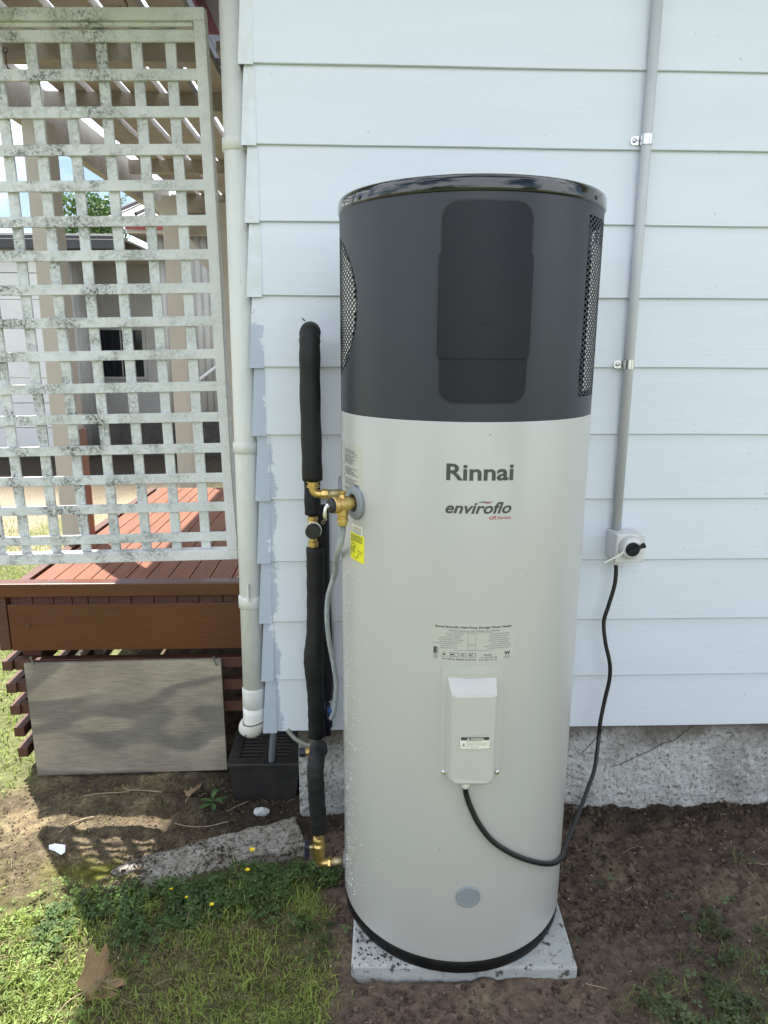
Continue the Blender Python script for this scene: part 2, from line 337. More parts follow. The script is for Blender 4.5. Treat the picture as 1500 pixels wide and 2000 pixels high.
# value noise for terrain
def vnoise(x, y, seed=0):
    xi = np.floor(x).astype(np.int64); yi = np.floor(y).astype(np.int64); fx = x-xi; fy = y-yi
    def h(a, b):
        n = (a*374761393 + b*668265263 + seed*1274126177) & 0x7fffffff
        n = ((n ^ (n >> 13))*1274126177) & 0x7fffffff
        return ((n ^ (n >> 16)) & 0xffff)/65535.0
    u = fx*fx*(3-2*fx); v = fy*fy*(3-2*fy)
    return (h(xi, yi)*(1-u)+h(xi+1, yi)*u)*(1-v)+(h(xi, yi+1)*(1-u)+h(xi+1, yi+1)*u)*v
def fbm(x, y, sc, oct=4, seed=0):
    s = 0; a = 0.5; t = 0
    for o in range(oct):
        s = s+a*vnoise(x*sc, y*sc, seed+o*17); t += a; a *= 0.5; sc *= 2.03
    return s/t
def sst(a, b, x):
    t = np.clip((x-a)/(b-a), 0, 1); return t*t*(3-2*t)

# zone masks on the ground plan
def kerb_dist(x, y):           # signed distance across the concrete edging strip's centre line
    ax, ay, bx, by = -0.156, -0.100, -0.66, -0.281
    dx, dy = bx-ax, by-ay; l = math.hypot(dx, dy)
    return (x-ax)*(-dy/l)+(y-ay)*(dx/l), ((x-ax)*dx+(y-ay)*dy)/l
def m_lawn(x, y):
    n = (fbm(x, y, 14, 4, 5)-0.5)
    front = sst(0.02, -0.03, y - (-0.243 + 0.17*np.clip(x+0.2, -0.35, 0)) + 0.10*n)
    right = sst(-0.03, -0.10, x - (-0.02 + 0.25*np.clip(-0.25-y, 0, 0.25)*0.35) + 0.13*n)
    return front*right
def m_lawn_r(x, y):
    n = (fbm(x, y, 11, 4, 9)-0.5)
    return sst(0.0, 0.10, (x-0.72)*0.62-(y+0.50)*0.9 + 0.55*n - 0.06)
def height(x, y):
    base = -0.033*sst(-0.35, 0.02, y)-0.026*sst(0.10, 0.25, y)*sst(-0.2, -0.3, x)*sst(4, 2, y)
    clod = (fbm(x, y, 26, 4, 1)-0.5)*0.026 + (fbm(x, y, 7, 3, 2)-0.5)*0.020
    h = base + clod*sst(3.5, 1.2, np.abs(x))*sst(4, 1.5, np.abs(y)) + (fbm(x, y, 0.5, 3, 4)-0.5)*0.05*sst(1.5, 4, np.abs(y)+np.abs(x))
    soil = sst(-0.1, 0.1, x)*sst(-0.75, -0.45, y)*sst(0.35, 0.1, y)
    h = h + soil*(fbm(x, y, 50, 4, 12)-0.5)*0.024
    h = h + 0.016*np.exp(-((y-0.0)/0.07)**2)*sst(0.45, 0.6, x)*fbm(x, y, 9, 3, 8)
    onpad = sst(0.004, -0.02, np.maximum(np.abs(x-0.24)-0.25, np.abs(y+0.37)-0.25))
    h = h*(1-onpad) + (-0.004)*onpad
    dpad = np.maximum(np.maximum(np.abs(x-0.24)-0.245, np.abs(y+0.37)-0.245), 0)
    h = h + 0.013*np.exp(-(dpad/0.05)**2)*(dpad > 0)*(0.6+0.8*fbm(x, y, 18, 3, 19))
    hole = np.exp(-(((x-0.80)/0.035)**2+((y+0.075)/0.022)**2))
    return h - 0.03*hole

# ------------------------------------------------------------------ ground: one sheet to the horizon
def ground():
    def axis(a, b, step, far):
        core = np.arange(a, b+1e-6, step); o = [core]; s = step; p = b; hi = []
        while p < far: s *= 1.25; p += s; hi.append(p)
        s = step; p = a; lo = []
        while p > -far: s *= 1.25; p -= s; lo.append(p)
        return np.concatenate([np.array(lo[::-1]), core, np.array(hi)])
    xs = axis(-1.75, 1.5, 0.0075, 400); ys = axis(-1.0, 0.45, 0.0075, 400)
    X, Y = np.meshgrid(xs, ys); Z = height(X, Y)
    nx, ny = len(xs), len(ys)
    v = np.stack([X.ravel(), Y.ravel(), Z.ravel()], 1)
    i = np.arange((nx-1)*(ny-1)); a = (i//(nx-1))*nx+i % (nx-1)
    f = np.stack([a, a+1, a+nx+1, a+nx], 1)
    x, y = X.ravel(), Y.ravel()
    n1 = fbm(x, y, 9, 5, 21)[:, None]; n2 = fbm(x, y, 40, 4, 33)[:, None]; n3 = fbm(x, y, 3, 3, 41)[:, None]
    soil = np.array([0.112, 0.083, 0.066])*(0.7+0.6*n1)+np.array([0.03, 0.022, 0.014])*sst(0.55, 0.75, n3)
    soil = soil + np.array([0.02, 0.022, 0.006])*sst(0.6, 0.75, n1)
    dirt = np.array([0.125, 0.098, 0.066])*(0.55+0.8*n2) + np.array([0.10, 0.082, 0.045])*sst(0.5, 0.7, n1)
    dark_soil = np.array([0.05, 0.04, 0.03])*(0.7+0.6*n2)
    moss = np.array([0.10, 0.105, 0.02])*(0.7+0.7*n2)
    thatch = np.array([0.10, 0.096, 0.044])*(0.6+0.8*n2)
    gravel = np.array([0.25, 0.21, 0.155])*(0.6+0.8*n2)
    lawnfar = np.array([0.14, 0.155, 0.068])*(0.7+0.6*n2)
    c = soil
    left = sst(-0.13, -0.22, x+0.05*(n1[:, 0]-0.5))[:, None]
    c = c*(1-left)+dirt*left
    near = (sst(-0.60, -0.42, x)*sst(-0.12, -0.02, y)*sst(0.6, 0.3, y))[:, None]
    c = c*(1-near)+dark_soil*near  # darker ground near the house corner
    mo = (np.exp(-(((x+0.68)/0.20)**2+((y+0.24)/0.06)**2))*sst(0.42, 0.6, n1[:, 0]))[:, None]
    c = c*(1-mo)+moss*mo
    lw = np.maximum(m_lawn(x, y), 0.30*m_lawn_r(x, y))[:, None]; c = c*(1-lw)+thatch*lw
    fl = (sst(-1.02, -1.14, x+0.1*(n1[:, 0]-0.5))*sst(0.08, 0.3, y+0.1*(n1[:, 0]-0.5)))[:, None]; c = c*(1-fl)+lawnfar*fl
    gv = (sst(-1.6, -2.0, x)*sst(2.7, 3.0, y)*sst(5.4, 5.2, y)*sst(0.25, 0.4, n3[:, 0]))[:, None]; c = c*(1-gv)+gravel*gv
    dk = (sst(5.2, 5.4, y)*sst(9, 8.5, y)*sst(0, -1, x))[:, None]; c = c*(1-dk)+dark_soil*dk  # shade beneath the neighbouring house, painted as dark ground
    out = sst(-0.95, -1.15, y)[:, None]; c = c*(1-out)+lawnfar*out
    out = sst(12, 16, np.abs(x)+np.abs(y))[:, None]; c = c*(1-out)+lawnfar*out
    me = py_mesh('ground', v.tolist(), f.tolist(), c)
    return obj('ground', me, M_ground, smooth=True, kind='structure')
ground()

# concrete edging strip (old mowing strip)
def kerb():
    bm = bmesh.new(); n, k = 60, 14; rows = []
    ax, ay, bx, by = -0.156, -0.100, -0.69, -0.292; dx, dy = bx-ax, by-ay; l = math.hypot(dx, dy); tx, ty = dx/l, dy/l; px, py = -ty, tx
    for i in range(n+1):
        t = i/n*l; row = []
        for j in range(k+1):
            s = (j/k-0.5); w = 0.146*(1-0.05*i/n)
            e = 0.006*(vnoise(np.array(t*30.), np.array(j*1.0), 3)-0.5)
            x = ax+tx*t+px*(s*w); y = ay+ty*t+py*(s*w)+float(e)
            edge = min(1, (0.5-abs(s))*15)
            z = -0.03+0.036*edge**0.45*(1-0.52*(i/n)**2.4) + 0.007*float(vnoise(np.array(x*60), np.array(y*60), 5)-0.5)+0.004*float(vnoise(np.array(x*140), np.array(y*140), 6)-0.5)
            if i == 0: z = -0.03
            row.append(bm.verts.new((x, y, z)))
        rows.append(row)
    for a, b in zip(rows, rows[1:]):
        for j in range(k): bm.faces.new((a[j], b[j], b[j+1], a[j+1]))
    for f in bm.faces:
        f.normal_update()
        if f.normal.z < 0: f.normal_flip()
    obj('concrete_kerb', bm, M_kerb, smooth=True, kind='structure')
kerb()

# ------------------------------------------------------------------ the house
house = thing('house', 'white weatherboard house on a rough concrete foundation, with corner soakers and a red fascia', 'house', (-0.27, 0.02, 0))
C = 0.175; Z0 = 1.9943; XR = 5.0
lips = {k: Z0-k*C for k in range(-3, 10)}; lips[10] = 0.2565
def board_mesh(k):
    zb = lips[k]; zt = (lips[k-1]+0.022) if k-1 in lips else zb+0.2
    dz = rnd.uniform(-0.0008, 0.0008)
    x0 = -0.262; bm = bmesh.new()
    prof = [(0.0, zb+dz+0.0015), (0.0015, zb+dz), (0.012, zb+dz+0.001), (0.030, zt), (0.0092, zt)]
    n = len(prof); rows = []; ph = rnd.uniform(0, 9)
    for x in list(np.linspace(x0, 1.6, 24))+[2.6, XR]:
        wz = 0.0007*math.sin(x*3.1+ph)+0.0004*math.sin(x*9.7+2*ph); wy = 0.0006*math.sin(x*4.3+ph*3)
        rows.append([bm.verts.new((x, y+wy, z+wz)) for y, z in prof])
    for A, B in zip(rows, rows[1:]):
        for i in range(n): bm.faces.new((A[i], A[(i+1) % n], B[(i+1) % n], B[i]))
    bm.faces.new(rows[0][::-1]); bm.faces.new(rows[-1])
    bmesh.ops.recalc_face_normals(bm, faces=bm.faces)
    return bm
nail_me = None
for k in lips:
    obj('weatherboard', board_mesh(k), M_board, house)
    for q in range(4):
        xn = 0.02+q*0.45+rnd.uniform(-0.02, 0.02)
        if -0.08 < xn < 0.5 and lips[k] < 1.6: continue
        zn = lips[k]+0.030+rnd.uniform(-0.004, 0.004); yn = 0.0092*0.18-0.0004
        if nail_me is None:
            bmn = lathe(bmesh.new(), [(0.0038, 0.001), (0.0030, -0.0004), (0.0008, -0.0008)], 10, Matrix.Rotation(R(-90), 4, 'X') @ Matrix.Identity(4))
            for v_ in bmn.verts: v_.co.y = -abs(v_.co.y) if False else v_.co.y
            nail_me = bpy.data.meshes.new('nail_head'); bmn.to_mesh(nail_me); bmn.free(); nail_me.materials.append(M_soak_white)
        o_ = bpy.data.objects.new('nail_head', nail_me); COL.objects.link(o_); o_.parent = house; o_.location = Vector((xn, yn, zn))-house.location
for k in lips:
    zb = lips[k]-0.0035; zt = (lips[k-1] if k-1 in lips else zb+0.175)-0.004
    wf = rnd.uniform(0.030, 0.035); t = 0.0022; bm = bmesh.new(); jx = rnd.uniform(-0.0015, 0.0015)
    # bottom outline flares out with the lip, top tucks under the soaker above; an L round the corner
    def ring(z, out, w):
        xo = -0.262-out+jx; yo = -t + (0.0092 if out < 0.005 else 0.0)
        return [(xo+w, yo, z), (xo, yo, z), (xo, yo+0.045, z), (xo+t, yo+0.045, z), (xo+t, yo+t, z), (xo+w, yo+t, z)]
    A = [bm.verts.new(p) for p in ring(zb, 0.0125, wf+0.006)]; B = [bm.verts.new(p) for p in ring(zt, 0.001, wf-0.004)]
    for i in range(6): bm.faces.new((A[i], A[(i+1) % 6], B[(i+1) % 6], B[i]))
    bm.faces.new(A[::-1]); bm.faces.new(B)
    bmesh.ops.recalc_face_normals(bm, faces=bm.faces)
    blue = k >= 4
    obj('corner_soaker', bm, M_soak_blue if blue else M_soak_white, house, label='bare bluish metal corner soaker with peeling paint' if blue else None)
bm = bmesh.new(); box(bm, -0.235, XR, 0.040, 6.0, 0.262, 2.512); obj('wall_frame', bm, M_nwall, house)
# foundation, rough face as relief
bm = bmesh.new(); V = []
XX, ZZ = np.meshgrid(-0.176+np.arange(461)/460*2.4, -0.12+np.arange(55)/54*0.378)
DD = 0.012*fbm(XX, ZZ, 14, 3, 3)+0.008*np.abs(2*fbm(XX, ZZ*1.2, 60, 3, 9)-1)**0.8+0.007*fbm(XX, ZZ, 120, 2, 13)
nxf, nzf = 460, 54
for j in range(nzf+1):
    row = []
    for i in range(nxf+1):
        x = -0.176+i/nxf*2.4; z = -0.12+j/nzf*0.378
        row.append(bm.verts.new((x, 0.030-DD[j, i], z)))
    V.append(row)
for j in range(nzf):
    for i in range(nxf): bm.faces.new((V[j][i], V[j][i+1], V[j+1][i+1], V[j+1][i]))
lft = [bm.verts.new((-0.176, 0.5, -0.12+j/nzf*0.378)) for j in range(nzf+1)]
for j in range(nzf): bm.faces.new((lft[j], V[j][0], V[j+1][0], lft[j+1]))
obj('foundation', bm, M_stucco, house, smooth=True)
bm = nb(2.22, XR, 0.02, 0.5, -0.1, 0.258); obj('foundation', bm, M_stucco, house)
M_crack = mat('crack', (0.03, 0.028, 0.026), rough=0.9)
for pts in ([(0.735, .252), (0.72, .222), (0.70, .195), (0.682, .172), (0.665, .158)], [(1.01, .255), (0.975, .222), (0.945, .196), (0.91, .186), (0.885, .168), (0.84, .146), (0.79, .120), (0.76, .112)]):
    obj('crack', ntube([(x, 0.0165, z) for x, z in pts], 0.0010, 5, 3), M_crack, house)
# eave: soffit, red fascia, roof (the shade over the whole front comes from it)
obj('soffit', nb(-0.522, XR, -0.256, -0.006, 2.515, 2.53), M_soffit, house)
obj('soffit', nb(-0.522, -0.275, -0.004, 1.36, 2.515, 2.53), M_soffit, house)
obj('fascia', nb(-0.556, -0.5225, -0.28, 1.36, 2.440, 2.63, 0.002), M_red, house)
obj('fascia', nb(-0.522, XR, -0.28, -0.258, 2.475, 2.63, 0.002), M_red, house)
obj('gutter', nb(-0.640, -0.5565, -0.28, 1.30, 2.47, 2.56, 0.006), M_roofdark, house)
obj('eave_lining', nb(-0.66, -0.5575, 1.31, 1.40, 2.36, 2.50, 0.003), M_soffit, house)
bm = bmesh.new()
for (a, b) in ((0, 0),):
    v = [bm.verts.new(p) for p in ((-0.555, -0.30, 2.635), (XR, -0.30, 2.635), (XR, 3.0, 3.6), (-0.40, 3.0, 3.6), (-0.30, 6.4, 2.635), (XR, 6.4, 2.635))]
    bm.faces.new((v[0], v[1], v[2], v[3])); bm.faces.new((v[3], v[2], v[5], v[4]))
obj('roof', bm, M_roofdark, house)
for pts in ([(-0.128, .0, 1.405), (-0.122, .0, 1.392), (-0.114, .0, 1.378), (-0.109, .0, 1.362)], [(-0.137, .0, 1.415), (-0.131, .0, 1.408)], [(-0.135, .0, .884), (-0.126, .0, .874), (-0.124, .0, .868)], [(-0.137, .0, .868), (-0.129, .0, .862), (-0.122, .0, .858)]):
    obj('scuff_mark', ntube([(x, 0.0062 if z < 1 else 0.004, z) for x, y, z in pts], 0.0016, 5, 3), M_crack, house)

# ------------------------------------------------------------------ downpipe
dp = thing('downpipe', 'pale painted downpipe standing at the corner of the house between the lattice and the boards', 'downpipe', (-0.318, 0.062, 0.2))
PX, PY, PR = -0.300, 0.058, 0.0305
def px_at(z): return -0.2925-0.0155*(2.2-z)/2.0
pts = [(px_at(2.5), PY, 2.5), (px_at(1.0), PY, 1.0), (px_at(0.30), PY, 0.30)]
obj('pipe', ntube(pts, PR, 32), M_pipe, dp, smooth=True)
for zt, h, dr in ((1.83, 0.030, 0.0042), (1.078, 0.028, 0.0042), (0.638, 0.034, 0.004), (0.34, 0.06, 0.0028)):
    x = px_at(zt)
    bm = lathe(bmesh.new(), [(PR-0.002, -h*0.55), (PR+dr, -h*0.5), (PR+dr, h*0.42), (PR+dr*0.6, h*0.5), (PR-0.002, h*0.55)], 32, Matrix.Translation((x, PY, zt)), False, False)
    obj('socket', bm, M_pipe, dp, smooth=True)
x = px_at(0.64)
bm = bmesh.new(); box(bm, x-0.004, x+0.004, PY-PR-0.010, PY-PR+0.004, 0.648, 0.69, 0.002); box(bm, x-0.002, x+0.002, PY-PR-0.014, PY-PR, 0.66, 0.70, 0.001)
obj('bracket', bm, M_pipe, dp)
xb = px_at(0.30)
bend = [(xb, PY, 0.315), (xb, PY, 0.290)]+[(xb-0.024+0.024*math.cos(a), PY+0.030*(1-math.cos(a)), 0.262-0.034*math.sin(a)) for a in np.linspace(0, R(80), 12)]
bend += [(bend[-1][0]-0.006, bend[-1][1]+0.007, bend[-1][2]-0.001), (bend[-1][0]-0.008, bend[-1][1]+0.009, bend[-1][2]-0.001)]
obj('elbow', tube(bmesh.new(), bend, [0.033]*(len(bend)-1)+[0.029], 28), M_pvc, dp, smooth=True)
obj('band', ntube([(xb+0.034*math.cos(a), PY+0.034*math.sin(a), 0.262+0.006*math.cos(a)) for a in np.linspace(0, 2*math.pi, 33)], 0.0016, 6), M_cord, dp, smooth=True)
obj('band', ntube([(xb-0.020+0.012*math.sin(a), PY+0.018+0.034*math.cos(a), 0.236+0.034*math.sin(a)) for a in np.linspace(0, 2*math.pi, 33)], 0.0016, 6), M_cord, dp, smooth=True)

# gully trap with slotted grate
gt = thing('gully_trap', 'black plastic gully trap with a slotted grate below the downpipe', 'drain', (-0.29, 0.18, -0.05))
gx0, gx1, gy0, gy1, gzt = -0.402, -0.178, 0.082, 0.30, 0.100
bm = bmesh.new()
A = [(gx0+.02, gy0+.015, -0.07), (gx1-.02, gy0+.015, -0.07), (gx1-.02, gy1-.015, -0.07), (gx0+.02, gy1-.015, -0.07)]
B = [(gx0+.006, gy0+.006, gzt-.012), (gx1-.006, gy0+.006, gzt-.012), (gx1-.006, gy1-.006, gzt-.012), (gx0+.006, gy1-.006, gzt-.012)]
a = [bm.verts.new(p) for p in A]; b = [bm.verts.new(p) for p in B]
for i in range(4): bm.faces.new((a[i], a[(i+1) % 4], b[(i+1) % 4], b[i]))
obj('box', bm, M_grate, gt)
obj('floor', nb(gx0+.02, gx1-.02, gy0+.02, gy1-.02, -0.02, -0.015), M_cord, gt)
bm = bmesh.new()
w = 0.034
for (x0, x1, y0, y1) in ((gx0, gx1, gy0, gy0+w), (gx0, gx1, gy1-0.02, gy1), (gx0, gx0+w, gy0+w, gy1-.02), (gx1-w, gx1, gy0+w, gy1-.02)):
    box(bm, x0, x1, y0, y1, gzt-0.014, gzt, 0.003)
obj('grate_rim', bm, M_grate, gt)
xm = (gx0+gx1)/2
for i in range(9):       # slanted bars, two families meeting in the middle
    t = i/8; y = gy0+w+0.004+t*(gy1-.02-gy0-w-0.008)
    obj('grate_bar', nb(gx0+w, xm-0.006, y-0.0045, y+0.0045, gzt-0.012, gzt-0.0015, 0.0015), M_grate, gt)
    obj('grate_bar', nb(xm+0.006+0.0, gx1-w, y-0.0045, y+0.0045, gzt-0.012, gzt-0.0015, 0.0015), M_grate, gt)
obj('grate_bar', nb(xm-0.006, xm+0.006, gy0+w, gy1-.02, gzt-0.012, gzt-0.001, 0.002), M_grate, gt)
hp = ntube([(-0.246, 0.035, 0.262), (-0.250, 0.045, 0.23), (-0.256, 0.06, 0.19), (-0.262, 0.08, 0.14), (-0.266, 0.10, 0.10)], 0.0092, 12, 14, ripple=0.0011)
tag(obj('ribbed_hose', hp, mat('grey_ribbed', (0.17, 0.19, 0.23), rough=0.5), smooth=True, loc=(-0.262, 0.08, 0.10)), 'thin grey ribbed hose poking down into the gully grate', 'hose')

# ------------------------------------------------------------------ conduit and isolator
cd = thing('electrical_conduit', 'grey electrical conduit running up the white boards to the top of the wall', 'conduit', (0.708, -0.012, 0.86))
obj('conduit_tube', ntube([(0.7065, -0.0125, 2.5), (0.7075, -0.0125, 1.5), (0.709, -0.0135, 0.862)], 0.0122, 24), M_pvcgrey, cd, smooth=True)
for zc in (1.838, 1.303):
    bm = bmesh.new(); n = 20
    for zz0, zz1 in ((zc-0.0115, zc+0.0115),):
        o_, i_ = [], []
        for z in (zz0, zz1):
            for r_s, lst in ((0.0142, o_), (0.0128, i_)):
                lst.append([bm.verts.new((0.707+r_s*math.cos(t), -0.0125+r_s*math.sin(t), z)) for t in np.linspace(math.pi*0.95, 2.05*math.pi, n)])
        for q in range(n-1):
            bm.faces.new((o_[0][q], o_[0][q+1], o_[1][q+1], o_[1][q])); bm.faces.new((i_[0][q+1], i_[0][q], i_[1][q], i_[1][q+1]))
            bm.faces.new((o_[1][q], o_[1][q+1], i_[1][q+1], i_[1][q])); bm.faces.new((o_[0][q+1], o_[0][q], i_[0][q], i_[0][q+1]))
    sd = obj('saddle', bm, M_chrome, cd, smooth=False)
    yb = 0.004
    bm = bmesh.new(); prof = [(0.6935, -0.010), (0.6935, 0.010), (0.676, 0.010), (0.6715, 0.007), (0.670, 0), (0.6715, -0.007), (0.676, -0.010)]
    f1 = [bm.verts.new((x_, -0.0045, zc+z_)) for x_, z_ in prof]; f2 = [bm.verts.new((x_, 0.006, zc+z_)) for x_, z_ in prof]
    bm.faces.new(f1); bm.faces.new(f2[::-1])
    for q in range(len(prof)): bm.faces.new((f1[q], f2[q], f2[(q+1) % len(prof)], f1[(q+1) % len(prof)]))
    bmesh.ops.recalc_face_normals(bm, faces=bm.faces); obj('tab', bm, M_chrome, sd)
    sc = lathe(bmesh.new(), [(0.0055, 0), (0.005, 0.002), (0.0028, 0.0036), (0.0008, 0.0042)], 14, along((0.680, -0.0045, zc), (0, -1, 0))); obj('screw', sc, M_chrome, sd, smooth=True)
    obj('slot', nb(0.684, 0.693, -0.0056, -0.0044, zc-0.0012, zc+0.0012), M_galv, sd)
sw = thing('isolator_switch', 'light grey isolator switch box with a black rotary handle and a white cable tie', 'switch', (0.728, 0.0, 0.78))
bm = nb(0.6885, 0.7650, -0.066, 0.003, 0.7845, 0.8600, 0.006, segs=3); obj('box', bm, M_switch, sw, smooth=False)
obj('front_plate', nb(0.6900, 0.7690, -0.0715, -0.0662, 0.783, 0.8615, 0.0025), M_switch, sw)
kc = (0.7275, -0.072, 0.826)
obj('dial_collar', lathe(bmesh.new(), [(0.0305, 0), (0.030, 0.004), (0.0275, 0.016), (0.0225, 0.019), (0.0195, 0.0195)], 40, along(kc, (0, -1, 0))), M_switch, sw, smooth=True)
kn = obj('knob', lathe(bmesh.new(), [(0.0190, 0.018), (0.0190, 0.0225), (0.0175, 0.0235)], 32, along(kc, (0, -1, 0))), M_panel, sw, smooth=False)
MM = Matrix.Translation((kc[0], kc[1]-0.026, kc[2])) @ Matrix.Rotation(R(-26), 4, 'Y')
obj('handle', nb(-0.017, 0.031, -0.006, 0.004, -0.0042, 0.0042, 0.0016, M=MM), M_panel, kn)
obj('handle_tip', nb(0.024, 0.033, -0.0055, 0.0035, -0.0065, 0.0065, 0.0016, M=MM), M_panel, kn)
for sx in (0.695, 0.7635):
    for sz in (0.7895, 0.8555): obj('corner_screw', lathe(bmesh.new(), [(0.003, 0), (0.0028, 0.001), (0.001, 0.0012)], 10, along((sx, -0.0714, sz), (0, -1, 0))), M_switch, sw)
obj('cable_gland', lathe(bmesh.new(), [(0.0125, 0), (0.0125, -0.008), (0.0105, -0.009), (0.0095, -0.015), (0.006, -0.017)], 12, Matrix.Translation((0.7065, -0.036, 0.7840))), M_white, sw)
bm = bmesh.new(); tube(bm, [(0.705, -0.090, 0.819), (0.694, -0.094, 0.812), (0.676, -0.096, 0.803), (0.653, -0.096, 0.791)], [0.0032, 0.0026, 0.0024, 0.0026], 6); obj('cable_tie', bm, M_white, sw)

# ------------------------------------------------------------------ concrete pad and water heater
pd = nb(-0.245, 0.245, -0.245, 0.245, -0.012, 0.042, 0.005, M=Matrix.Translation((0.2375, -0.368, 0)) @ Matrix.Rotation(R(-2.4), 4, 'Z'))
tag(obj('concrete_pad', pd, M_pad, loc=(0.2375, -0.368, 0)), 'square grey concrete pad under the water heater, spattered with soil', 'concrete pad')
AX, AY = 0.226, -0.371
RT, RH = 0.2600, 0.2590
wh = thing('water_heater', 'tall cylindrical heat pump water heater with charcoal top and light grey tank', 'water heater', (AX, AY, 0.042))
TA = Matrix.Translation((AX, AY, 0))
def cyl(phi, z, r=RT):
    a = R(phi); return Vector((AX+r*math.sin(a), AY-r*math.cos(a), z))
SP = R(1)*RT     # metres of arc per degree
obj('base_ring', lathe(bmesh.new(), [(0.2575, 0.0425), (0.2590, 0.046), (0.2590, 0.085)], 160, TA), M_basering, wh, smooth=True)
obj('tank_body', lathe(bmesh.new(), [(0.2592, 0.0745), (0.2598, 0.0738), (RT, 0.0750), (RT, 0.6), (RT, 1.2155), (0.2592, 1.2178), (0.2570, 1.2182)], 256, TA), M_tank, wh, smooth=True)
# top housing, open where the two vents are
def in_left(p, z, g=0.0):   # circle on the unrolled surface
    return ((p+89.5)*SP)**2+(z-1.4215)**2 < (0.1335+g)**2
def in_right(p, z, g=0.0):
    s = 0.7*(z-1.415)
    return 46.3+s-g/SP < p < 118+g/SP and 1.257-g < z < 1.577+g
nph, nz = 720, 124; zt0, zt1 = 1.2172, 1.598
bm = bmesh.new(); grid = {}
def gv(i, j):
    k = (i % nph, j)
    if k not in grid: grid[k] = bm.verts.new(cyl(-180+i*0.5, zt0+(zt1-zt0)*j/nz, RH))
    return grid[k]
for j in range(nz):
    zc = zt0+(zt1-zt0)*(j+.5)/nz
    for i in range(nph):
        p = -180+(i+.5)*0.5
        if in_left(p, zc) or in_right(p, zc): continue
        bm.faces.new((gv(i, j), gv(i+1, j), gv(i+1, j+1), gv(i, j+1)))
obj('top_housing', bm, M_char, wh, smooth=True)
obj('vent_shroud', lathe(bmesh.new(), [(0.2385, 1.225), (0.2385, 1.59)], 96, TA, False, False), M_black, wh, smooth=True)
def strips(test, p0, p1, z0, z1, pitch, slope, wd):
    bm = bmesh.new()
    W = (p1-p0)*SP; H = z1-z0
    for sgn in (1, -1):
        n = int((W+H/slope)/pitch)+2
        for q in range(-1, n):
            run = None
            # line: u = u0 + sgn * (v/slope)
            u0 = q*pitch-(H/slope if sgn > 0 else 0)
            steps = 90; prev = None
            for s in range(steps+1):
                v = H*s/steps; u = u0+(v/slope if sgn > 0 else -v/slope) + (0 if sgn > 0 else 0)
                p = p0+u/SP; z = z0+v
                ok = p0-1 <= p <= p1+1 and test(p, z)
                if ok:
                    dp_ = wd/2/SP*math.sqrt(1+1/slope**2)
                    cur = [bm.verts.new(cyl(p-dp_, z, RH-0.0003*(sgn < 0))), bm.verts.new(cyl(p+dp_, z, RH-0.0003*(sgn < 0))), bm.verts.new(cyl(p+dp_, z, RH-0.0011)), bm.verts.new(cyl(p-dp_, z, RH-0.0011))]
                    if prev:
                        for e in range(4): bm.faces.new((prev[e], prev[(e+1) % 4], cur[(e+1) % 4], cur[e]))
                    prev = cur
                else: prev = None
    return bm
vl = obj('vent_grille', strips(lambda p, z: in_left(p, z, 0.002), -122, -57, 1.285, 1.558, 0.0165, 0.62, 0.0022), M_char, wh)
vr = obj('vent_grille', strips(lambda p, z: in_right(p, z, 0.002), 44, 119, 1.254, 1.58, 0.0165, 0.62, 0.0022), M_char, wh)
def fin_patch(test, p0, p1, z0, z1, parent, r=0.2566):
    bm = bmesh.new(); st = 1.0; nzz = 40
    for i in range(int((p1-p0)/st)):
        for j in range(nzz):
            p = p0+(i+.5)*st; z = z0+(z1-z0)*(j+.5)/nzz
            if not test(p, z): continue
            bm.faces.new([bm.verts.new(cyl(p0+(i+a)*st, z0+(z1-z0)*(j+b)/nzz, r+0.0012*((i+a) % 2))) for a, b in ((0, 0), (1, 0), (1, 1), (0, 1))])
    bmesh.ops.remove_doubles(bm, verts=bm.verts, dist=1e-5)
    return obj('fin_panel', bm, M_fin, parent)
fin_patch(lambda p, z: in_left(p, z, -0.010), -122, -57, 1.285, 1.558, vl)
fin_patch(lambda p, z: in_right(p, z, -0.012) and p > 51.5, 44, 119, 1.254, 1.53, vr)
lid = obj('lid', lathe(bmesh.new(), [(0.2585, 1.5975), (0.2612, 1.5982), (0.2620, 1.601), (0.2618, 1.616), (0.2600, 1.6215), (0.2565, 1.6245), (0.250, 1.6255), (0.10, 1.632), (0.0, 1.633)][:-1]+[(0.002, 1.633)], 192, TA), M_gloss, wh, smooth=True)
for ph in (-57, -118, 50, 118): obj('lid_screw', lathe(bmesh.new(), [(0.0042, 0), (0.004, 0.002), (0.002, 0.003)], 12, along(cyl(ph, 1.6065, 0.2615), (math.sin(R(ph)), -math.cos(R(ph)), 0))), M_gloss, lid)
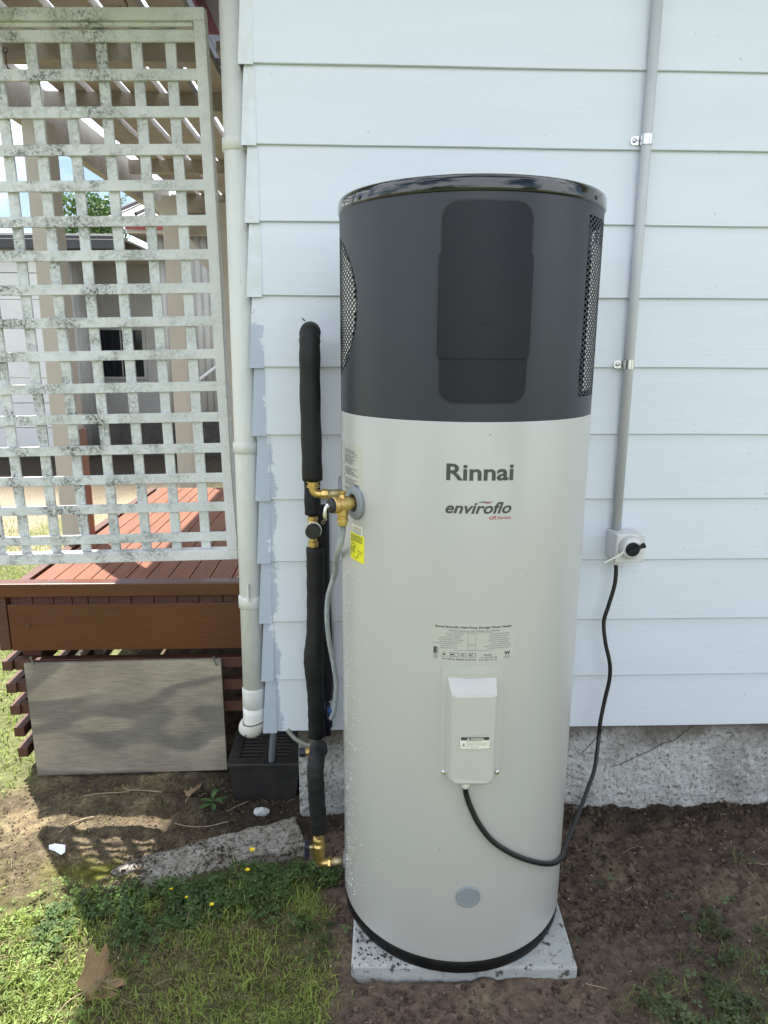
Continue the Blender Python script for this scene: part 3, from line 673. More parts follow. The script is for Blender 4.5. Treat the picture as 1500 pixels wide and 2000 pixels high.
def patch(phi0, phi1, z0, z1, r_in, r_out, corner=0.0, side=1.0, corners=(1, 1, 1, 1)):
    """curved plate on the cylinder with rounded corners; thickness from r_in to r_out"""
    bm = bmesh.new(); hw = (phi1-phi0)*SP/2; hz = (z1-z0)/2; pc = (phi0+phi1)/2; zc = (z0+z1)/2
    # scanline columns: for each column the z extent given the corner radius
    n = max(10, int((phi1-phi0)/0.8)); cols = []
    us = list(np.linspace(-hw, hw, n+1))
    if corner: us = sorted(set([round(u, 6) for u in us]+[round(s*(hw-corner*(1-math.sin(a))), 6) for s in (-1, 1) for a in np.linspace(0, math.pi/2, 9)]))
    for u in us:
        e = 0
        if corner and abs(u) > hw-corner: dd = abs(u)-(hw-corner); e = corner-math.sqrt(max(0, corner**2-dd**2))
        et = e if corners[0 if u < 0 else 1] else 0; eb = e if corners[2 if u < 0 else 3] else 0
        cols.append((pc+u/SP, zc-hz+eb, zc+hz-et))
    rows = []
    for p, a, b in cols:
        rows.append([bm.verts.new(cyl(p, a, r_in)), bm.verts.new(cyl(p, a, r_out)), bm.verts.new(cyl(p, b, r_out)), bm.verts.new(cyl(p, b, r_in))])
    for A, B in zip(rows, rows[1:]):
        for i in range(3): bm.faces.new((A[i], B[i], B[i+1], A[i+1]))
    bm.faces.new(rows[0]); bm.faces.new(rows[-1][::-1])
    bmesh.ops.recalc_face_normals(bm, faces=bm.faces)
    return bm
obj('panel_recess', patch(-18.9, 16.3, 1.2480, 1.5860, 0.256, RH+0.0003, 0.030), M_black, wh)
cp = obj('control_panel', patch(-18.4, 15.8, 1.2515, 1.5825, 0.256, RH+0.0014, 0.028), M_panel, wh)
pc_ = obj('panel_cover', patch(-19.2, 16.2, 1.328, 1.4995, 0.2575, RH+0.0062, 0.0022), M_panel, cp)
obj('finger_grip', patch(-5.0, 1.2, 1.3865, 1.3885, RH+0.0057, RH+0.0074), M_panel, pc_)
obj('finger_grip', patch(-4.0, 0.2, 1.3820, 1.3835, RH+0.0057, RH+0.0071), M_panel, pc_)

# lettering wrapped on the cylinder
def text_geo(s, size, shear=0.0, bold=0.0, align='LEFT'):
    cu = bpy.data.curves.new('t', 'FONT'); cu.body = s; cu.size = size; cu.shear = shear; cu.offset = bold*size; cu.align_x = align; cu.resolution_u = 3
    o = bpy.data.objects.new('t', cu); COL.objects.link(o)
    dg = bpy.context.evaluated_depsgraph_get(); me = o.evaluated_get(dg).to_mesh()
    vs = [v.co.copy() for v in me.vertices]; fs = [tuple(p.vertices) for p in me.polygons]
    o.evaluated_get(dg).to_mesh_clear(); bpy.data.objects.remove(o); bpy.data.curves.remove(cu)
    return vs, fs
def wrap_text(bm, s, phi0, z0, width=None, cap=None, shear=0.0, bold=0.0, r=RT+0.0005, align='LEFT'):
    """text from angle phi0 (left, centre or right by align) with baseline z0; width in degrees or cap height in metres"""
    vs, fs = text_geo(s, 1.0, shear, bold, 'LEFT')
    x0 = min(v.x for v in vs); x1 = max(v.x for v in vs)
    sz = (cap/0.73) if cap else width*SP/(x1-x0)
    sx = width*SP/(x1-x0) if width else sz
    W = (x1-x0)*sx/SP; st = phi0-(0 if align == 'LEFT' else W/2 if align == 'CENTER' else W)
    bvs = [bm.verts.new(cyl(st+(v.x-x0)*sx/SP, z0+v.y*sz, r)) for v in vs]
    for f in fs:
        try: bm.faces.new([bvs[i] for i in f])
        except ValueError: pass
    return W
bm = bmesh.new(); wrap_text(bm, 'Rinnai', -14.6, 1.1142, width=27.0, cap=0.0305, bold=0.024); obj('brand_lettering', bm, M_print, wh)
bm = bmesh.new(); wrap_text(bm, 'enviroflo', -14.6, 1.0528, width=26.8, cap=0.0215, bold=0.022, shear=0.28); sl_ = obj('series_lettering', bm, M_print, wh)
bm = bmesh.new(); wrap_text(bm, 'GR', 3.0, 1.0415, width=2.9, cap=0.0066, shear=0.25, bold=0.01); wrap_text(bm, 'Series', 6.2, 1.0415, width=5.9, cap=0.0066, shear=0.25); obj('series_name', bm, M_printred, sl_)
def swoosh(pts, wds, m):
    bm = bmesh.new(); pr = None
    for (p, z), w_ in zip(pts, wds):
        c = [bm.verts.new(cyl(p, z-w_, RT+0.0005)), bm.verts.new(cyl(p, z+w_, RT+0.0005))]
        if pr: bm.faces.new((pr[0], c[0], c[1], pr[1]))
        pr = c
    obj('flame_mark', bm, m, sl_)
swoosh([(-2.0, 1.0715), (-0.8, 1.0738), (0.6, 1.0745), (2.0, 1.0735), (3.2, 1.0738), (4.2, 1.0755)], [.0001, .0007, .0008, .0007, .0006, .0001], M_print)
swoosh([(-0.2, 1.0722), (1.0, 1.0726), (2.2, 1.0716), (3.2, 1.0725), (4.4, 1.0758)], [.0001, .0005, .0006, .0006, .0001], M_printred)

# rating label
lb = obj('rating_label', patch(-18.9, 16.2, 0.7605, 0.8400, RT-0.001, RT+0.00025), M_label, wh)
bm = bmesh.new()
wrap_text(bm, 'Rinnai Enviroflo Heat Pump Storage Water Heater', -17.6, 0.8300, width=32.5, cap=0.0042, bold=0.03)
wrap_text(bm, 'Vitreous Enamel on Fully Welded Steel Cylinder', -12.0, 0.8235, width=21.5, cap=0.0031)
Lt = ['Model No:', 'Serial No:', 'Date of Manufacture:', 'Electrical Approval No:', 'Safety Type / Charge:', 'Max / Min Safety Pressure (MPa):', 'Rated Current (A):', 'Storage Capacity (L):']
Rt = ['Rated Input Capacity (kW)', 'Rated Inlet Pressure (kPa)', 'Rated Pressure (kPa)', 'Rated Temperature (deg C)', 'Max. Thermostat Setting', 'Heat Pump Working Pressure', 'Rated Voltage (V) / Freq. (Hz)', 'Ingress Protection (IP) Rating']
Lv = ['EHPA215VMG', '21042600147', '07/2024', 'SGS/220446/EA', 'R290 / 150g', '3.0 / 1.0', '10.5', '215']
Rv = ['1.5', '1000', '850', '0.750', '75', '2.3', '220-240 / 50', 'IPX4']
for i in range(8):
    z = 0.8175-i*0.00415
    wrap_text(bm, Lt[i], -10.2, z, cap=0.0021, align='RIGHT'); wrap_text(bm, Rt[i], 7.0, z, cap=0.0021)
    wrap_text(bm, Lv[i], -9.2, z, cap=0.0019); wrap_text(bm, Rv[i], 6.0, z, cap=0.0019, align='RIGHT')
wrap_text(bm, 'For Advice, Repairs & Service', -14.4, 0.7650, width=14.2, cap=0.0042, bold=0.012, shear=0.2)
wrap_text(bm, 'R-NZ', 3.2, 0.7738, width=3.2, cap=0.0042, bold=0.01)
wrap_text(bm, 'AU 1300 555 545', 1.6, 0.7692, width=7.2, cap=0.0032); wrap_text(bm, 'NZ 0800 746 624', 1.6, 0.7642, width=7.2, cap=0.0032)
wrap_text(bm, 'W', 11.9, 0.7740, width=2.8, cap=0.0068, bold=0.05)
for i in range(3): wrap_text(bm, 'AS 3498 WaterMark', 11.7, 0.7705-i*0.0024, width=3.2, cap=0.0015)
obj('label_print', bm, M_print, lb)
def strip_rect(bm, p0, p1, z0, z1, r=RT+0.0006):
    n = max(1, int((p1-p0)/2)); pr = None
    for i in range(n+1):
        p = p0+(p1-p0)*i/n; c = [bm.verts.new(cyl(p, z0, r)), bm.verts.new(cyl(p, z1, r))]
        if pr: bm.faces.new((pr[0], c[0], c[1], pr[1]))
        pr = c
def frame_rect(bm, p0, p1, z0, z1, t=0.0005, r=RT+0.0006):
    strip_rect(bm, p0, p1, z0, z0+t, r); strip_rect(bm, p0, p1, z1-t, z1, r)
    strip_rect(bm, p0, p0+t/SP, z0+t, z1-t, r); strip_rect(bm, p1-t/SP, p1, z0+t, z1-t, r)
bm = bmesh.new()
frame_rect(bm, -9.7, 6.5, 0.7850, 0.8215, 0.0004); frame_rect(bm, -3.9, -0.6, 0.7868, 0.8195, 0.0003)
strip_rect(bm, -3.9, -0.6, 0.7985, 0.7989); strip_rect(bm, -3.9, -0.6, 0.7945, 0.7949)
strip_rect(bm, -18.2, -16.9, 0.7765, 0.7900)                         # certification block
for i in range(6): strip_rect(bm, -16.7, -16.1, 0.7770+i*0.0023, 0.7780+i*0.0023)
for i in range(5): strip_rect(bm, -18.2, -16.2, 0.7660+i*0.0021, 0.7666+i*0.0021)
for (p0, p1) in ((-11.3, -7.4), (-6.6, -4.4), (-3.4, -0.4)):        # book and manual symbols
    frame_rect(bm, p0, p1, 0.7715, 0.7800, 0.0007); strip_rect(bm, (p0+p1)/2-0.08, (p0+p1)/2+0.08, 0.7722, 0.7793)
    strip_rect(bm, p0+0.4, (p0+p1)/2-0.4, 0.7745, 0.7775)
tri = [(-15.2, 0.7710), (-12.2, 0.7710), (-13.7, 0.7825)]
for (a, b) in zip(tri, tri[1:]+tri[:1]):
    d = Vector((b[0]-a[0], (b[1]-a[1])/SP)); nrm = Vector((-d.y, d.x)).normalized()*0.09
    bm.faces.new([bm.verts.new(cyl(p, z, RT+0.0006)) for p, z in ((a[0], a[1]), (b[0], b[1]), (b[0]+nrm.x, b[1]+nrm.y*SP), (a[0]+nrm.x, a[1]+nrm.y*SP))])
strip_rect(bm, -14.1, -13.3, 0.7735, 0.7775); strip_rect(bm, 1.0, 1.4, 0.7655, 0.7675)
obj('label_graphic', bm, M_print, lb)

# element cover: pressed plate with a raised box, gland and warning label
ec = obj('cover_plate', patch(-14.4, 11.6, 0.5165, 0.7525, RT-0.001, RT+0.0016, 0.003), M_cover, wh)
def cover_box():
    bm = bmesh.new()
    def ring(dep, p0, p1, z0, z1, cr, crb):
        hw0, hw1 = p0, p1; out = []
        cs = [(p1-cr/SP, z1-cr, cr, 0), (p0+cr/SP, z1-cr, cr, 1), (p0+crb/SP, z0+crb, crb, 2), (p1-crb/SP, z0+crb, crb, 3)]
        for (p, z, c, q) in cs:
            for a in np.linspace(q*math.pi/2, (q+1)*math.pi/2, 7):
                out.append((p+c*math.cos(a)/SP, z+c*math.sin(a), dep))
        return [bm.verts.new(cyl(p, z, RT+d)) for p, z, d in out]
    rings = [ring(0.000, -11.9, 9.0, 0.5125, 0.7300, 0.004, 0.016), ring(0.004, -11.8, 8.9, 0.5132, 0.7290, 0.004, 0.016),
             ring(0.026, -9.9, 7.6, 0.5150, 0.7095, 0.004, 0.014), ring(0.0292, -9.4, 7.1, 0.5185, 0.7060, 0.004, 0.013), ring(0.030, -8.9, 6.6, 0.522, 0.7020, 0.004, 0.012)]
    for a, b in zip(rings, rings[1:]):
        n = len(a)
        for i in range(n): bm.faces.new((a[i], a[(i+1) % n], b[(i+1) % n], b[i]))
    # front face filled by horizontal spans
    L_ = rings[-1]; bm.faces.new(L_)
    bmesh.ops.recalc_face_normals(bm, faces=bm.faces)
    return bm
cb = obj('element_cover', cover_box(), M_cover, wh, smooth=False)
obj('rib', patch(-11.3, 8.6, 0.7375, 0.7405, RT+0.001, RT+0.0032), M_cover, ec)
for ph, zz in ((-12.6, 0.5245), (10.9, 0.5235)):
    obj('screw', lathe(bmesh.new(), [(0.0052, 0), (0.0048, 0.002), (0.0028, 0.0034), (0.0006, 0.0028)], 16, along(cyl(ph, zz, RT+0.0016), (math.sin(R(ph)), -math.cos(R(ph)), 0))), M_chrome, ec, smooth=True)
wl = obj('warning_label', patch(-6.1, 6.3-1.2, 0.5965, 0.6215, RT+0.0298, RT+0.0304), M_lblwhite, cb)
# the box front is nearly flat: label follows the cylinder offset there
RW = RT+0.0309
bm = bmesh.new(); strip_rect(bm, -5.9, 4.9, 0.6140, 0.6210, RW); obj('label_band', bm, M_print, wl)
bm = bmesh.new(); wrap_text(bm, 'WARNING', -2.3, 0.6153, width=5.1, cap=0.0043, bold=0.015, r=RW+0.0004)
bm.faces.new([bm.verts.new(cyl(p, z, RW+0.0004)) for p, z in ((-3.6, 0.6152), (-2.6, 0.6152), (-3.1, 0.6197))]); obj('band_lettering', bm, M_lblwhite, wl)
bm = bmesh.new()
for i, s in enumerate(['Risk of electric shock.', 'Switch off the power supply before', 'installation, service, and repair.', 'Please be sure that the water heater', 'is well grounded.']):
    wrap_text(bm, s, -3.0, 0.6108-i*0.0030, cap=0.0019, r=RW)
strip_rect(bm, -3.5, -3.4, 0.598, 0.613, RW)
tri = [(-5.6, 0.6010), (-3.9, 0.6010), (-4.75, 0.6085)]
for (a, b) in zip(tri, tri[1:]+tri[:1]):
    d = Vector((b[0]-a[0], (b[1]-a[1])/SP)); nrm = Vector((-d.y, d.x)).normalized()*0.10
    bm.faces.new([bm.verts.new(cyl(p, z, RW)) for p, z in ((a[0], a[1]), (b[0], b[1]), (b[0]+nrm.x, b[1]+nrm.y*SP), (a[0]+nrm.x, a[1]+nrm.y*SP))])
strip_rect(bm, -4.9, -4.6, 0.6022, 0.6060, RW); obj('label_print', bm, M_print, wl)
gp = cyl(-3.2, 0.514, RT+0.012)
obj('cable_gland', lathe(bmesh.new(), [(0.0095, 0.002), (0.0095, -0.006), (0.0085, -0.007), (0.0078, -0.012), (0.0052, -0.0145)], 20, Matrix.Translation(gp)), M_white, cb, smooth=True)
# plug cap and side fittings
def disc_on(phi, z, prof, seg=48):
    a = R(phi); return lathe(bmesh.new(), prof, seg, along(cyl(phi, z, RT-0.0), (math.sin(a), -math.cos(a), 0)))
obj('plug_cap', disc_on(0.0, 0.2365, [(0.0252, -0.003), (0.0252, 0.0022), (0.0240, 0.0032), (0.0215, 0.0034), (0.0205, 0.0030), (0.002, 0.0034)]), M_greyplug, wh, smooth=False)
es = obj('escutcheon', disc_on(-61.5, 1.0440, [(0.0335, -0.006), (0.0335, 0.004), (0.0315, 0.0065), (0.0200, 0.0085), (0.0185, 0.0080), (0.0175, 0.0005)]), M_greyplug, wh, smooth=False)
obj('port', disc_on(-61.5, 1.0440, [(0.0178, -0.006), (0.0178, 0.0015)]), M_black, es)
obj('outlet_collar', disc_on(-90, 1.045, [(0.031, -0.004), (0.031, 0.004), (0.027, 0.0065), (0.012, 0.007)]), M_greyplug, wh)
obj('inlet_collar', disc_on(-90, 0.124, [(0.020, -0.004), (0.020, 0.002), (0.015, 0.004)]), M_greyplug, wh)
# instruction label and yellow caution label on the left flank
il = obj('instruction_label', patch(-79.5, -56.2, 1.068, 1.158, RT-0.001, RT+0.0003, 0.002), M_label, wh)
bm = bmesh.new(); r2 = random.Random(3)
z = 1.150
for blk, nl in ((0, 1), (1, 3), (1, 6), (0, 1), (1, 5), (0, 1), (1, 5), (1, 3)):
    for i in range(nl):
        p = -76.5+(2.2 if blk else 0); e = p+(r2.uniform(9, 16) if blk else 3)
        while p < e:
            wv = r2.uniform(0.7, 2.0); strip_rect(bm, p, min(e, p+wv), z, z+0.0013); p += wv+0.35
        z -= 0.0031
    z -= 0.0018
strip_rect(bm, -62.5, -58.2, 1.0775, 1.0793); strip_rect(bm, -60.5, -59.8, 1.0742, 1.0755)
obj('label_print', bm, M_print, il)
tl = obj('valve_tag', patch(-65.5, -56.2, 0.9750, 0.9975, RT-0.001, RT+0.0004), M_lblwhite, wh)
bm = bmesh.new(); wrap_text(bm, 'TOP RELIEF VALVE', -64.9, 0.9905, width=8.2, cap=0.0034, bold=0.012, r=RT+0.0008); obj('label_print', bm, M_printred, tl)
bm = bmesh.new()
for i in range(3): strip_rect(bm, -64.9, -57.0, 0.9868-i*0.0030, 0.9880-i*0.0030, RT+0.0008)
obj('label_lines', bm, M_greyplug, tl)
yl = obj('caution_label', patch(-67.0, -54.8, 0.9240, 0.9800, RT-0.001, RT+0.0008), M_yellow, wh)
bm = bmesh.new(); ry = RT+0.0012
for i in range(5):
    p = -66.2; e = -55.9 if i < 4 else -64.6
    while p < e:
        wv = r2.uniform(0.8, 2.0); strip_rect(bm, p, min(e, p+wv), 0.9748-i*0.0035, 0.9764-i*0.0035, ry); p += wv+0.3
wrap_text(bm, 'Operate', -60.0, 0.9455, width=4.2, cap=0.0026, bold=0.015, r=ry); wrap_text(bm, 'Gently', -59.8, 0.9405, width=3.6, cap=0.0026, bold=0.015, r=ry)
def curve_on(bm, pts, w_=0.0006, r=ry):
    pr = None
    for i, (p, z) in enumerate(pts):
        q = pts[min(i+1, len(pts)-1)]; o = pts[max(i-1, 0)]; d = Vector(((q[0]-o[0])*SP, q[1]-o[1])).normalized(); nrm = Vector((-d.y, d.x))*w_
        c = [bm.verts.new(cyl(p-nrm.x/SP, z-nrm.y, r)), bm.verts.new(cyl(p+nrm.x/SP, z+nrm.y, r))]
        if pr: bm.faces.new((pr[0], c[0], c[1], pr[1]))
        pr = c
for cx, cz, rx, rz, a0, a1 in ((-64.0, 0.9510, 1.9, 0.0075, 0, 6.28), (-63.2, 0.9460, 1.2, 0.006, 0.5, 5.6), (-64.4, 0.9420, 1.6, 0.008, 1.8, 4.4), (-61.6, 0.9365, 2.0, 0.0075, 3.6, 6.1)):
    curve_on(bm, [(cx+rx*math.cos(a), cz+rz*math.sin(a)) for a in np.linspace(a0, a1, 18)])
bm.faces.new([bm.verts.new(cyl(p, z, ry)) for p, z in ((-60.1, 0.9345), (-59.1, 0.9352), (-59.7, 0.9395))])
obj('label_print', bm, M_print, yl)
for ph, z, w_ in ((2.2, 1.196, 0.0012), (-13.5, 0.345, 0.0013), (11.0, 0.205, 0.0010), (21, 0.93, 0.0008), (-30, 0.70, 0.0008)):
    obj('paint_speck', patch(ph-w_/SP, ph+w_/SP, z-w_*0.7, z+w_*0.7, RT-0.001, RT+0.0004, w_*0.6), M_print, wh)
# water drops splashed on the lower left of the tank
bm = bmesh.new(); r3 = random.Random(5)
for i in range(560):
    z = 0.11+0.80*r3.random()**1.35; ph = -79+abs(r3.gauss(0, 9))
    if r3.random() < 0.12: ph += r3.random()*14
    rr = r3.uniform(0.0005, 0.0013); c = cyl(ph, z, RT-rr*0.2)
    bmesh.ops.create_icosphere(bm, subdivisions=1, radius=rr, matrix=Matrix.Translation(c))
dr = obj('water_drops', bm, mat('water_drop', (0.85, 0.87, 0.86), rough=0.05, spec=0.8, coat=1.0), wh, smooth=True, kind='stuff')

# ------------------------------------------------------------------ power cable
cpts = [(0.7065, -0.036, 0.772), (0.7085, -0.038, 0.745), (0.706, -0.04, 0.705), (0.694, -0.04, 0.648), (0.684, -0.042, 0.602), (0.690, -0.05, 0.545), (0.705, -0.055, 0.485), (0.708, -0.055, 0.435), (0.697, -0.06, 0.37), (0.686, -0.07, 0.31), (0.679, -0.085, 0.25), (0.677, -0.10, 0.195)]
A_ = Vector((0.679, -0.095, 0.215)); B_ = cyl(75, 0.196, RT+0.0085); cpts[-2:] = [(0.682, -0.078, 0.26)]
for f_ in (0.12, 0.35, 0.6, 0.82, 0.95): cpts.append(tuple(A_.lerp(B_, f_)+Vector((0, 0, -0.012*math.sin(math.pi*f_)))))
for ph, z in ((73.2, 0.1965), (71, 0.200), (66, 0.2085), (60, 0.2195), (50, 0.240), (40, 0.266), (28, 0.302), (18, 0.336), (9.5, 0.372), (3.5, 0.412), (-0.5, 0.452), (-2.6, 0.482)): cpts.append(tuple(cyl(ph, z, RT+0.0068)))
cpts.append(tuple(gp+Vector((0, 0, -0.012))))
tag(obj('power_cable', ntube(cpts, 0.0056, 12, 10), M_cord, smooth=True, loc=(0.677, -0.10, 0.19)), 'black power cable looping from the isolator switch to the heater cover', 'cable')

# ------------------------------------------------------------------ pipework
hw = thing('hot_water_pipe', 'black foam lagged hot water pipe rising beside the heater with a brass elbow', 'pipe', (-0.095, -0.40, 1.0))
ps = [(-0.094, -0.40, 1.072), (-0.0945, -0.40, 1.15), (-0.0955, -0.40, 1.25), (-0.0945, -0.40, 1.335), (-0.0945, -0.392, 1.362), (-0.0955, -0.365, 1.3745), (-0.098, -0.30, 1.374), (-0.108, -0.16, 1.372), (-0.114, -0.085, 1.368), (-0.116, -0.058, 1.345), (-0.1165, -0.055, 1.30), (-0.1165, -0.055, 1.1), (-0.1165, -0.055, 0.985), (-0.1165, -0.055, 0.917)]
P_ = spline(ps, 8); obj('insulation', tube(bmesh.new(), P_, [0.0213+0.0006*math.sin(i*0.9) for i in range(len(P_))], 24), M_foam, hw, smooth=True)
el = obj('elbow', ntube([(-0.0925, -0.40, 1.068), (-0.0925, -0.40, 1.053), (-0.0890, -0.40, 1.0455), (-0.0820, -0.40, 1.0425), (-0.070, -0.40, 1.0420)], 0.0088, 20, 8), M_brass, hw, smooth=True)
obj('nut', lathe(bmesh.new(), [(0.0105, 0), (0.0138, 0.001), (0.0138, 0.004), (0.0112, 0.0045), (0.0112, 0.011), (0.0138, 0.0115), (0.0138, 0.0135), (0.011, 0.0145)], 24, Matrix.Translation((-0.0925, -0.40, 1.056))), M_brass, el)
obj('nut', lathe(bmesh.new(), [(0.009, 0), (0.0118, 0.001), (0.0118, 0.010), (0.0105, 0.0105), (0.0105, 0.014), (0.009, 0.015)], 8, along((-0.0760, -0.40, 1.042), (1, 0, 0))), M_brass, el)
obj('pipe', ntube([(-0.064, -0.40, 1.042), (-0.030, -0.40, 1.0425)], 0.0098, 20), M_brassd, hw, smooth=True)
tv = thing('tempering_valve', 'brass tempering valve with a round black cap between the lagged pipes', 'valve', (-0.1165, -0.06, 0.878))
obj('body', lathe(bmesh.new(), [(0.010, 0.914), (0.0135, 0.912), (0.0135, 0.902), (0.011, 0.900), (0.014, 0.893), (0.0165, 0.88), (0.014, 0.866), (0.0105, 0.860), (0.0105, 0.845), (0.0135, 0.843), (0.0135, 0.829), (0.0105, 0.826), (0.0105, 0.80)][::-1], 22, Matrix.Translation((-0.1165, -0.055, 0))), M_brass, tv, smooth=False)
obj('cap', lathe(bmesh.new(), [(0.0178, 0.0), (0.0200, 0.002), (0.0200, 0.016), (0.0178, 0.019), (0.002, 0.0195)], 36, along((-0.1150, -0.073, 0.878), (0, -1, 0))), M_black, tv)
obj('cap_ring', lathe(bmesh.new(), [(0.0195, -0.004), (0.0216, -0.003), (0.0216, 0.003), (0.0195, 0.004)], 36, along((-0.1142, -0.073, 0.878), (0, -1, 0)), False, False), M_lblwhite, tv)
obj('lug', ntube([(-0.090+0.004*math.cos(a), -0.055, 0.895+0.004*math.sin(a)) for a in np.linspace(0, 6.28, 13)], 0.0013, 6), M_brassd, tv)
cw = thing('cold_water_pipe', 'black foam lagged cold water pipe running down to a brass tee by the wall', 'pipe', (-0.11, -0.06, 0.25))
ps = [(-0.1115, -0.06, 0.827), (-0.112, -0.06, 0.76), (-0.113, -0.061, 0.67), (-0.1150, -0.064, 0.58), (-0.1200, -0.068, 0.52), (-0.1195, -0.068, 0.47), (-0.1165, -0.064, 0.40), (-0.1165, -0.06, 0.33), (-0.1165, -0.06, 0.277)]
P_ = spline(ps, 8); obj('insulation', tube(bmesh.new(), P_, [0.0236+0.0042*math.exp(-((i-33)/9)**2)+0.0005*math.sin(i*1.3) for i in range(len(P_))], 24), M_foam, cw, smooth=True)
ps = [(-0.0995, -0.012, 0.93), (-0.0985, -0.014, 0.85), (-0.099, -0.016, 0.76), (-0.0975, -0.018, 0.66), (-0.0935, -0.02, 0.56), (-0.0925, -0.022, 0.47), (-0.0935, -0.022, 0.40), (-0.095, -0.022, 0.372)]
obj('insulation', ntube(ps, 0.0228, 24, 8), M_foam, cw, smooth=True)
te = obj('tee', lathe(bmesh.new(), [(0.009, 0.19), (0.0125, 0.195), (0.0125, 0.215), (0.0165, 0.222), (0.0165, 0.246), (0.0125, 0.25), (0.0125, 0.262), (0.0145, 0.264), (0.0145, 0.274), (0.0105, 0.276), (0.0105, 0.285)], 24, Matrix.Translation((-0.1120, -0.06, 0))), M_brass, cw, smooth=False)
obj('branch', lathe(bmesh.new(), [(0.0105, 0), (0.0105, 0.018), (0.0145, 0.0185), (0.0145, 0.026), (0.011, 0.0265), (0.011, 0.034)], 22, along((-0.115, -0.066, 0.2315), (-1, -0.08, 0))), M_brass, te, smooth=False)
obj('tap_knob', lathe(bmesh.new(), [(0.009, 0), (0.0125, 0.001), (0.0125, 0.017), (0.0115, 0.0185), (0.002, 0.019)], 16, along((-0.148, -0.069, 0.231), (-1, -0.08, 0))), M_navy, te, smooth=False)
inl = thing('inlet_pipe', 'short black lagged pipe from the brass tee to a ball valve at the tank foot', 'pipe', (-0.1, -0.37, 0.12))
P_ = spline([(-0.1060, -0.070, 0.236), (-0.1063, -0.100, 0.262), (-0.1072, -0.140, 0.290), (-0.1085, -0.185, 0.312), (-0.1010, -0.270, 0.360), (-0.0985, -0.335, 0.392), (-0.0995, -0.368, 0.392), (-0.1010, -0.381, 0.372), (-0.1000, -0.383, 0.34), (-0.0985, -0.382, 0.29), (-0.0960, -0.381, 0.245), (-0.0945, -0.38, 0.212)], 8)
obj('insulation', tube(bmesh.new(), P_, [0.0198+0.0005*math.sin(i*1.1) for i in range(len(P_))], 22), M_foam, inl, smooth=True)
bv = obj('ball_valve', lathe(bmesh.new(), [(0.0095, 0.215), (0.0095, 0.196), (0.0125, 0.194), (0.0140, 0.190), (0.0140, 0.180), (0.0118, 0.178), (0.0150, 0.172), (0.0150, 0.155), (0.0138, 0.152), (0.0138, 0.143), (0.0118, 0.140), (0.0100, 0.136)][::-1], 24, Matrix.Translation((-0.0965, -0.38, 0))), M_brass, inl, smooth=False)
obj('stem', ntube([(-0.105, -0.38, 0.166), (-0.120, -0.38, 0.166)], 0.0055, 10), M_brassd, bv)
obj('lever', nb(-0.1305, -0.1200, -0.392, -0.368, 0.140, 0.178, 0.003), M_navy, bv)
obj('elbow', ntube([(-0.0965, -0.38, 0.142), (-0.0965, -0.38, 0.130), (-0.0925, -0.38, 0.1235), (-0.084, -0.379, 0.121), (-0.074, -0.378, 0.1215)], 0.0098, 18, 8), M_brass, inl, smooth=True)
obj('nut', lathe(bmesh.new(), [(0.010, 0), (0.0132, 0.001), (0.0132, 0.007), (0.011, 0.008)], 6, along((-0.076, -0.378, 0.1215), (1, 0, 0))), M_brass, inl)
obj('pipe', ntube([(-0.070, -0.378, 0.1215), (-0.034, -0.375, 0.1235)], 0.0098, 18), M_brassd, inl, smooth=True)
# relief valve
a61 = R(-61.5); dv = Vector((math.sin(a61), -math.cos(a61), 0))
pb = cyl(-61.5, 1.044, RT-0.004)
rv = thing('relief_valve', 'brass pressure relief valve with a chrome lever screwed into the heater side', 'valve', tuple(pb))
obj('body', lathe(bmesh.new(), [(0.0105, 0), (0.0125, 0.001), (0.0125, 0.020), (0.0148, 0.021), (0.0148, 0.044), (0.0165, 0.046), (0.0165, 0.054), (0.0142, 0.056)], 28, along(pb, dv)), M_brass, rv, smooth=False)
pt = pb+dv*0.034
obj('outlet', lathe(bmesh.new(), [(0.0115, -0.004), (0.0115, -0.022), (0.0098, -0.024), (0.0098, -0.028), (0.0112, -0.0285), (0.0112, -0.035), (0.0095, -0.0355), (0.0090, -0.0425)], 20, Matrix.Translation(pt)), M_brass, rv, smooth=False)
obj('drain_boss', lathe(bmesh.new(), [(0.0085, 0.010), (0.006, 0.017), (0.0055, 0.020), (0.0085, 0.0245), (0.0085, 0.0265)], 18, Matrix.Translation(pt)), M_brass, rv, smooth=False)
obj('end_cap', lathe(bmesh.new(), [(0.0152, 0.054), (0.0152, 0.061), (0.0125, 0.064), (0.002, 0.0645)], 28, along(pb, dv)), M_black, rv)
e_ = pb+dv*0.066; sd_ = Vector((-dv.y, dv.x, 0))
obj('lever_hub', lathe(bmesh.new(), [(0.006, 0.060), (0.006, 0.068), (0.004, 0.070)], 14, along(pb, dv)), M_chrome, rv)
bm = bmesh.new(); tube(bm, [e_+Vector((0, 0, 0.005)), e_+dv*0.005+Vector((0, 0, -0.004)), e_+dv*0.007+Vector((0, 0, -0.016)), e_+dv*0.006+Vector((0, 0, -0.028))], [0.003, 0.0034, 0.0042, 0.0036], 8); obj('lever', bm, M_chrome, rv, smooth=True)
